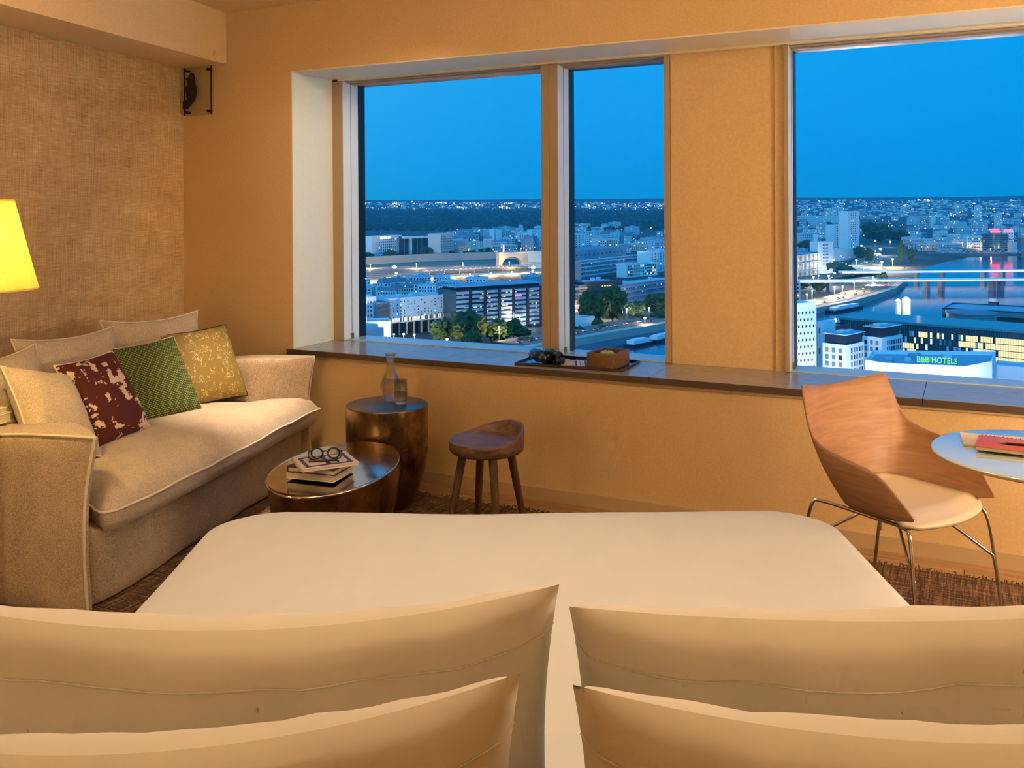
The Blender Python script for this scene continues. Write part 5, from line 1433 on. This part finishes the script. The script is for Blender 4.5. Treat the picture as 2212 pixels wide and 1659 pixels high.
# white twin stacks
for k, (x0, x1, yt) in enumerate(((1933, 1946, 650), (1949, 1966, 646))):
    Y_ = 640
    p = Vector((look((x0 + x1) / 2, 600).x * Y_, Y_, G)); rr_ = (x1 - x0) / 2 * Y_ / 2000
    zt = ztop(x0, yt, Y_) - G
    sk = tag(empty('white_stack', Matrix.Translation(p)), ('narrower' if k == 0 else 'wider') + ' of the two floodlit white stacks by the river', 'chimney', 'floodlit white stacks')
    m_ = MB(); m_.lathe([(rr_, 0), (rr_, zt)], 20); m_.build('shaft', 'city_white', sk)
    m_ = MB(); m_.lathe([(rr_ * .5, zt), (rr_ * .6, zt + .8), (0, zt + 1.4)], 14, cap1=False); m_.build('beacon', 'lamp_white', sk)
    light('stack_flood', 'POINT', (p.x + 3, p.y - 12, G + zt + 2), 9000, (1.0, 0.96, 0.85), shadow_soft_size=0.6)
# hotel with the green roof sign
fp = [(1868, 362), (1906, 354.5), (2085, 346), (2142, 357), (2150, 380), (1885, 386)]
P_ = [Vector((look(x, 600).x * Y_, Y_, 0)) for x, Y_ in fp]
zr = ztop(2085, 791, 346)
ht = tag(empty('hotel_building', Matrix.Translation((P_[2].x, P_[2].y, G))), 'white hotel with a low parapet and blue roof at the bottom of the large window', 'building')
m_ = MB(); nP = len(P_)
o_ = Vector((P_[2].x, P_[2].y, 0))
m_.add([p - o_ for p in P_] + [p - o_ + Vector((0, 0, zr - G - 1.5)) for p in P_], [tuple(range(nP, 2 * nP))] + [(i, (i + 1) % nP, nP + (i + 1) % nP, nP + i) for i in range(nP)])
m_.build('body', 'city_white', ht)
cg_ = sum((p - o_ for p in P_), Vector()) / nP
for i in range(nP):
    a_, b_ = P_[i] - o_, P_[(i + 1) % nP] - o_
    a2, b2 = a_ + (cg_ - a_).normalized() * .6, b_ + (cg_ - b_).normalized() * .6
    z0_, z1_ = zr - G - 1.5, zr - G
    q = MB(); q.add([(*v.xy, z) for z in (z0_, z1_) for v in (a_, b_, b2, a2)], [(0, 1, 5, 4), (1, 2, 6, 5), (2, 3, 7, 6), (3, 0, 4, 7), (4, 5, 6, 7)]); q.build('parapet', 'city_white', ht)
q = MB(); q.add([tuple(p - o_ + (cg_ - (p - o_)) * .05 + Vector((0, 0, zr - G - 1.42))) for p in P_], [tuple(range(nP))]); q.build('roof', 'city_blue', ht)
for k in range(16):
    x, y = cg_.x + rc.uniform(-17, 15), cg_.y + rc.uniform(-6, 9)
    q = MB(); q.box(x, x + rc.uniform(1, 3.5), y, y + rc.uniform(.8, 2.5), zr - G - 1.45, zr - G + rc.uniform(-.6, .9)); q.build('roof_unit', rc.choice(('city_pale', 'city_roof', 'city_blue')), ht)
win_parts(ht, [((P_[2] - o_).x * 0 + (P_[1] - o_).x + 3 + k * 3.0, zr - G - 5.2) for k in range(8)], 1.2, 1.4, ['city_dark'], 'f', (P_[1] - o_).y * .5 - 3)
ft = bpy.data.curves.new('roof_sign', 'FONT'); ft.body = 'B&B HOTELS'; ft.size = 3.3; ft.extrude = 0.22; ft.offset = 0.05; ft.materials.append(M['sign_green']); ft.space_character = 1.05
sp = Vector((look(1979, 600).x * 356, 356, 0)); sp2 = Vector((look(2066, 600).x * 350, 350, 0))
fo_ = bpy.data.objects.new('roof_sign', ft)
COL.objects.link(fo_)
bpy.context.view_layer.update()
sign_me = bpy.data.meshes.new_from_object(fo_)
sign_w = fo_.dimensions.x
bpy.data.objects.remove(fo_)
fo_ = obj('roof_sign', sign_me)
sx_ = (sp2 - sp).length / max(0.1, sign_w)
fo_.matrix_world = Matrix.Translation((sp.x, sp.y, zr + 0.1)) @ Matrix.Rotation(math.atan2(sp2.y - sp.y, sp2.x - sp.x), 4, 'Z') @ Matrix.Rotation(R(90), 4, 'X') @ Matrix.Diagonal((sx_, 0.95, 1, 1))
tag(fo_, 'green lettered sign standing on the white hotel roof', 'sign')
sf = MB()
for k in range(5):
    u_ = k / 4
    p = sp.lerp(sp2, u_)
    sf.box(p.x - .08, p.x + .08, p.y + .5, p.y + .66, zr - 2.5, zr + 1.0)
ft_me = sf.build('sign_frame', 'city_slate', None)
ft_me.parent = fo_; ft_me.matrix_parent_inverse = fo_.matrix_world.inverted()
# pale pavilion roof right of the hotel
r_, w, h = bld('pavilion', 'low pale pavilion under the glass office at the right edge', (2143, 0), (2240, 0), 792, 14, 'city_pale', Y=(410, 400))
# --- bridges over the river
def bridge(label, xa, ya, Ya, xb, yb, Yb, piers, w=14):
    a_ = Vector((look(xa, 600).x * Ya, Ya, ztop(xa, ya, Ya))); b_ = Vector((look(xb, 600).x * Yb, Yb, ztop(xb, yb, Yb)))
    d = b_ - a_
    L = d.xy.length
    root = tag(empty('road_bridge', Matrix.Translation((a_.x, a_.y, a_.z)) @ Matrix.Rotation(math.atan2(d.y, d.x), 4, 'Z')), label, 'bridge', 'lit bridges over the river')
    m_ = MB(); m_.box(0, L, 0, w, -1.6, 0); m_.build('deck', 'city_pale', root)
    for y in (0, w - .4):
        m_ = MB(); m_.box(0, L, y, y + .4, 0, 1.1); m_.build('railing', 'city_white', root)
    m_ = MB(); m_.box(0, L, -0.25, 0, -0.6, 0.5); m_.build('light_strip', 'rail_light', root)
    for u_ in piers:
        m_ = MB(); m_.box(L * u_ - 1.6, L * u_ + 1.6, 2, w - 2, G - a_.z, -1.6); m_.build('pier', 'city_slate', root)
    return root, L, a_
br1, L1, a1 = bridge('nearer lit road bridge crossing the river', 1700, 608, 985, 2300, 614, 990, (0.16, 0.512, 0.565, 0.75, 0.78, 0.97))
br2, L2, a2 = bridge('farther lit road bridge crossing the river', 1820, 588.5, 1120, 2320, 600, 1130, (0.33, 0.44, 0.62, 0.70, 0.92))
sb = gp(2060, 557)
sus = tag(empty('truss_bridge', Matrix.Translation((sb.x, sb.y, G + 9)) @ Matrix.Rotation(R(-3), 4, 'Z')), 'dark blue truss bridge with cables by the neon building', 'bridge')
m_ = MB(); m_.box(-40, 260, 0, 12, -1.5, 0); m_.build('deck', 'steel_blue', sus)
for k in range(24):
    m_ = MB(); m_.tube([(-30 + k * 12, 0, 0), (-24 + k * 12, 0, 6), (-18 + k * 12, 0, 0)], 0.5, 4); m_.build('truss_web', 'city_pale', sus)
m_ = MB(); m_.tube([(-36, 0, 6.2), (260, 0, 6.2)], 0.5, 4); m_.build('top_chord', 'steel_blue', sus)
for x in (118,):
    for y in (0, 11):
        m_ = MB(); m_.box(x - 3, x + 3, y, y + 2, -10, 26); m_.build('tower', 'steel_blue', sus)
m_ = MB(); m_.tube(catmull([(0, 1, 7), (60, 1, 11), (118, 1, 26), (180, 1, 11), (250, 1, 7)], 6), 0.8, 5); m_.build('cable', 'steel_blue', sus)
# --- street lamps
pole_ = MB(); pole_.lathe([(0.14, 0), (0.09, 1.0)], 6); pole_me = pole_.mesh('pole', 'city_slate')
head_me = {}
for mt in ('lamp_sodium', 'lamp_white', 'lamp_teal'):
    q = MB(); q.lathe([(0.0, -0.5), (0.6, -0.3), (0.8, 0.1), (0.4, 0.5), (0, 0.6)], 10, cap0=False, cap1=False); head_me[mt] = q.mesh('lamp_head', mt)
LCOL = {'lamp_sodium': (1.0, 0.60, 0.22), 'lamp_white': (1.0, 0.93, 0.78), 'lamp_teal': (0.5, 1.0, 0.85)}
def street_lamp(p, h, mt, label, group, s_=1.0, watts=0):
    root = tag(empty('street_lamp', Matrix.Translation(p), None, 1), label, 'street lamp', group)
    obj('pole', pole_me, root, Matrix.Diagonal((1.6, 1.6, h, 1)))
    obj('lamp_head', head_me[mt], root, Matrix.Translation((0, 0, h)) @ Matrix.Diagonal((s_, s_, s_, 1)))
    if watts:
        light('street_lamp_glow', 'POINT', p + Vector((0, -1.5, h - 1)), watts * 3.5, LCOL[mt], shadow_soft_size=0.5)
def lamp_px(x, yh, h, mt, label, group, s_=1.0, watts=0, Y=None):
    if Y is None:
        p = gp(x, yh + 6)
        for _ in range(20):                      # stand it so the head is seen at that height
            d = look(x, yh)
            Yn = (G + h - EYE) / d.z
            p = Vector((d.x * Yn, Yn, G))
    else:
        p = Vector((look(x, yh).x * Y, Y, ztop(x, yh, Y) - h))
    street_lamp(p, h, mt, label, group, s_, watts)
LG = 'street lamps across the near districts'
lamp_px(852, 577, 10, 'lamp_sodium', 'blazing orange mast lamp left of the platform canopy', LG, 4.0, 40000, Y=1295)
lamp_px(1152, 578, 20, 'lamp_sodium', 'blazing orange mast lamp under the arch bridge by the mullion', LG, 3.8, 40000, Y=1295)
lamp_px(856, 590, 8, 'lamp_sodium', 'smaller orange lamp right below the blazing mast lamp', LG, 2.0, 20000, Y=1235)
for k in range(9):
    lamp_px(790 + k * 45, 603 - k * 2.2, 7, 'lamp_sodium', 'added orange lamp %s in the row along the bright road before the railway' % ('first', 'second', 'third', 'fourth', 'fifth', 'sixth', 'seventh', 'eighth', 'ninth')[k], 'added lamps along the bright road', 1.2, 40000, Y=1150 + k * 18)  # lamp row added to brighten this road
for k in range(4):
    lamp_px(800 + k * 100, 572 - k * 2, 12, 'lamp_sodium', 'yard lamp %s before the retaining wall' % ('one', 'two', 'three', 'four')[k], 'yard lamps', 0.9, 30000, Y=1420)
lamp_px(872, 722, 7, 'lamp_white', 'white lamp under the pilotis of the grey slab', LG, 1.1, 3500)
lamp_px(895, 723, 6, 'lamp_sodium', 'orange lamp under the pilotis of the grey slab', LG, 1.0, 2500)
lamp_px(851, 722, 6, 'lamp_teal', 'green lamp at the left piloti of the grey slab', LG, 0.9, 1500)
lamp_px(966, 733, 6, 'lamp_sodium', 'orange lamp at the foot of the broad dark tree', LG, 1.3, 4000)
lamp_px(1078, 706, 9, 'lamp_sodium', 'lamp hidden in the yellow lit tree', LG, 0.8, 5000, Y=612)
lamp_px(1122, 683, 10, 'lamp_white', 'white star-bright lamp before the striped office', LG, 1.3, 5000)
lamp_px(1081, 690, 9, 'lamp_white', 'white lamp just above the yellow lit tree', LG, 0.8)
for x, yh, mt, s_, wt, nm in ((1262, 669, 'lamp_white', 1.4, 6000, 'leftmost white lamp of the middle pane'), (1310, 664, 'lamp_sodium', 1.5, 7000, 'orange lamp left of the largest green tree trunk'), (1299, 672, 'lamp_sodium', 0.8, 0, 'small orange lamp close left of the bright orange one'), (1354, 667, 'lamp_white', 1.0, 3000, 'white lamp between the two orange ones in the middle pane'), (1373, 662, 'lamp_sodium', 1.6, 7000, 'brightest orange lamp of the middle pane'), (1424, 653, 'lamp_white', 1.4, 7000, 'white lamp near the pier in the middle pane'), (1393, 687, 'lamp_sodium', 1.2, 2500, 'low orange lamp above the red cars'), (1402, 665, 'lamp_white', .8, 2000, 'pale green-lit lamp left of the pier trees')):
    lamp_px(x, yh, 10, mt, nm, LG, s_, wt)
for k in range(12):
    lamp_px(1000 + k * 14 + rc.uniform(-4, 4), rc.uniform(536, 548), 9, rc.choice(('lamp_sodium', 'lamp_white')), 'small lamp above the retaining wall, %s from the left' % ('first', 'second', 'third', 'fourth', 'fifth', 'sixth', 'seventh', 'eighth', 'ninth', 'tenth', 'eleventh', 'twelfth')[k], 'lamps above the retaining wall', 1.3, 6000 if k % 4 == 1 else 0)
HG = 'lamps along the highway in the large window'
for x, yh, mt, s_, wt, nm in ((1902, 538, 'lamp_white', 3.4, 110000, 'blazing white lamp at the top of the highway bend'), (1905, 566, 'lamp_white', 2.2, 110000, 'white lamp halfway down the bright highway'), (1928, 560, 'lamp_sodium', 2.0, 80000, 'orange lamp on the red side of the highway'), (1861, 531, 'lamp_white', 2.6, 8000, 'large white lamp left of the highway bend'), (1866, 508, 'lamp_sodium', 2.0, 0, 'orange lamp at the foot of the dark wood'), (1890, 520, 'lamp_sodium', 2.0, 5000, 'orange lamp high in front of the dark wood'), (1923, 522, 'lamp_white', 2.4, 5000, 'white lamp right in front of the dark wood'), (1790, 596, 'lamp_white', 1.6, 14000, 'white lamp at the road junction'), (1803, 590, 'lamp_white', 1.6, 0, 'white lamp second at the road junction'), (1835, 575, 'lamp_white', 1.8, 14000, 'white lamp in the leafy square'), (1850, 562, 'lamp_teal', 1.8, 9000, 'greenish lamp in the leafy square'), (1866, 578, 'lamp_white', 1.6, 9000, 'white lamp by the bridge ramp'), (1757, 598, 'lamp_white', 1.4, 9000, 'white lamp beside the columned office'), (1768, 596, 'lamp_white', 1.2, 0, 'second white lamp beside the columned office'), (1743, 636, 'lamp_white', 1.2, 9000, 'white lamp over the quay road at the left frame'), (1820, 618, 'lamp_sodium', 1.0, 12000, 'orange lamp over the quay road'), (1880, 606, 'lamp_sodium', 1.0, 12000, 'orange lamp under the bridge head')):
    lamp_px(x, yh, 12, mt, nm, HG, s_, wt)
for k, p in enumerate((qr_p for qr_p in [bank[i].lerp(bank[i + 1], f_) for i in range(4, 8) for f_ in (0.1, 0.55)])):
    street_lamp(p + Vector((-16, 24, 5.6)), 9, 'lamp_sodium' if k % 2 else 'lamp_white', 'added lamp %s of the row on the far side of the quay road' % ('one', 'two', 'three', 'four', 'five', 'six', 'seven', 'eight')[k], 'added quay road lamps', 0.8, 22000)  # row added to make the quay road brighter
for (br, L, a_, n_, nm) in ((br1, L1, a1, 9, 'slim lamp %s on the nearer lit bridge'), (br2, L2, a2, 9, 'slim lamp %s on the farther lit bridge')):
    for k in range(n_):
        p = br.matrix_local @ Vector((L * (k + .4) / n_, 7, 0))
        street_lamp(p, 8.5, 'lamp_white', nm % ('one', 'two', 'three', 'four', 'five', 'six', 'seven', 'eight', 'nine')[k], 'bridge lamps', 0.75)
for x, yh, wt in ((2064, 528, 9000), (2098, 530, 16000), (2118, 533, 16000), (2140, 538, 12000), (2196, 538, 30000)):
    lamp_px(x, yh, 6, 'lamp_sodium', 'warm lamp before the riverside blocks at the %s' % {2064: 'small pale block', 2098: 'left half of the white block', 2118: 'right half of the white block', 2140: 'round neon building', 2196: 'orange quay hall'}[x], 'lamps on the far river bank', 1.6, wt)
light('near_block_flood', 'POINT', (130, 350, G + 12), 120000, (0.92, 0.95, 1.0), shadow_soft_size=1.5)
light('near_block_flood', 'POINT', (165, 318, G + 20), 110000, (0.95, 0.96, 1.0), shadow_soft_size=1.5)
# --- cars on the roads, boats on the river
cb = MB(); cb.box(-2.2, 2.2, -0.9, 0.9, 0.35, 0.95, bev=0.12); car_b = {}
for mt in ('city_white', 'city_slate', 'city_grey', 'terracotta'):
    car_b[mt] = cb.mesh('car_body', mt)
cc_ = MB(); cc_.add([(-1.5, -.8, .95), (1.1, -.8, .95), (1.1, .8, .95), (-1.5, .8, .95), (-1.0, -.7, 1.5), (0.6, -.7, 1.5), (0.6, .7, 1.5), (-1.0, .7, 1.5)], [(0, 1, 5, 4), (1, 2, 6, 5), (2, 3, 7, 6), (3, 0, 4, 7), (4, 5, 6, 7)]); cab_me = cc_.mesh('cabin', 'city_dark')
hl = MB(); hl.box(2.15, 2.3, -.8, -.4, .5, .8); hl.box(2.15, 2.3, .4, .8, .5, .8); hl_me = hl.mesh('headlights', 'head_white')
tl_ = MB(); tl_.box(-2.3, -2.15, -.8, -.4, .5, .85); tl_.box(-2.3, -2.15, .4, .8, .5, .85); tl_me = tl_.mesh('taillights', 'tail_red')
wh_ = MB()
wh_.lathe([(0.36, -.1), (0.36, .1)], 10, 0, Matrix.Rotation(R(90), 4, 'X')); wh_me = wh_.mesh('wheel', 'city_attic')
def cars(pts, n_, off, label, group, heading=1):
    seg = [(pts[i], pts[i + 1], (pts[i + 1] - pts[i]).length) for i in range(len(pts) - 1)]
    tot = sum(s_[2] for s_ in seg)
    for k in range(n_):
        t_ = tot * (k + rc.uniform(0.2, 0.8)) / n_
        for a_, b_, l_ in seg:
            if t_ <= l_:
                break
            t_ -= l_
        d = (b_ - a_).normalized()
        nrm = Vector((-d.y, d.x, 0))
        p = a_ + d * t_ + nrm * (off + rc.choice((0, 3.5)))
        cw = rc.choice(list(car_b))
        root = tag(empty('car', Matrix.Translation(p) @ Matrix.Rotation(math.atan2(d.y, d.x) + (0 if heading > 0 else math.pi), 4, 'Z'), None, 1), {'city_white': 'white ', 'city_slate': 'dark ', 'city_grey': 'grey ', 'terracotta': 'rust red '}[cw] + label + ', ' + ('first', 'second', 'third', 'fourth', 'fifth', 'sixth', 'seventh', 'eighth', 'ninth', 'tenth', 'eleventh', 'twelfth', 'thirteenth', 'fourteenth', 'fifteenth', 'last')[k] + ' in line', 'car', group)
        obj('car_body', car_b[cw], root); obj('cabin', cab_me, root)
        tag(obj('headlights', hl_me, root), kind='stuff'); tag(obj('taillights', tl_me, root), kind='stuff')
        for x in (-1.4, 1.4):
            for y in (-.85, .85):
                obj('wheel', wh_me, root, Matrix.Translation((x, y, .36)))
up = Vector((-4, 7, 5.6))
qr = [p + up for p in bank[:9]]
cars(qr[0:4], 16, 5, 'car on the middle pane quay road', 'cars on the quay road', 1)
cars(qr[4:9], 16, 5, 'outbound car on the large window quay road', 'cars leaving on the quay road', 1)
cars(qr[4:9], 14, 15, 'oncoming car on the large window quay road', 'cars coming on the quay road', -1)
hw = [p + Vector((0, 0, 4)) for p in (gp(1905, 596), gp(1903, 578), gp(1906, 560), gp(1900, 545), gp(1888, 535))]
cars(hw, 12, 24, 'car coming down the bright highway bend', 'cars coming down the highway', -1)
cars(hw, 12, 8, 'car going up the red side of the highway bend', 'cars going up the highway', 1)
def boat(label, A, B, wd, cabin=0.5):
    a_, b_ = gp(*A), gp(*B)
    L = (b_ - a_).length
    root = tag(empty('barge', Matrix.Translation((a_ + b_) / 2 + Vector((0, 0, 0.5))) @ Matrix.Rotation(math.atan2(b_.y - a_.y, b_.x - a_.x), 4, 'Z')), label, 'boat', 'boats on the river')
    hpts = [(-L / 2, -wd / 2), (L * .38, -wd / 2), (L / 2, 0), (L * .38, wd / 2), (-L / 2, wd / 2)]
    m_ = MB(); m_.add([(x, y, -.3) for x, y in hpts] + [(x * 1.01, y * 1.06, 1.8) for x, y in hpts], [tuple(range(5))[::-1], tuple(range(5, 10))] + [(i, (i + 1) % 5, 5 + (i + 1) % 5, 5 + i) for i in range(5)]); m_.build('hull', 'city_attic', root)
    m_ = MB(); m_.box(-L * .42, L * cabin - L * .2, -wd * .36, wd * .36, 1.8, 4.2); m_.build('cabin', 'city_white', root)
    m_ = MB(); m_.box(-L * .30, L * .1, -wd * .3, wd * .3, 4.2, 4.6); m_.build('cabin_roof', 'city_pale', root)
boat('long pale barge moored under the quay wall of the large window', (1793, 677), (1862, 664), 8)
boat('dark barge with pale cabins, left of the two in the middle pane', (1358, 752), (1405, 742), 8)
boat('dark barge at the pier, right of the two in the middle pane', (1408, 742), (1452, 731), 8)
boat('small white boat near the glass office', (2138, 656), (2158, 658), 4)
# ------------------------------------------------------------------ evening haze over the city
a = N('evening_haze')
vs = a.n('VolumeScatter', {'Color': (0.03, 0.42, 1.0, 1), 'Density': 1 / 12000.0, 'Anisotropy': 0.0})
a.t.links.new(vs.outputs[0], a.out.inputs['Volume'])
M['evening_haze'] = a.m
hz = MB(); hz.box(-7500, 8900, 620, 9300, G - 5, G + 330)
tag(hz.build('evening_haze', 'evening_haze'), 'thin blue evening haze over the distant city', 'haze', kind='stuff')
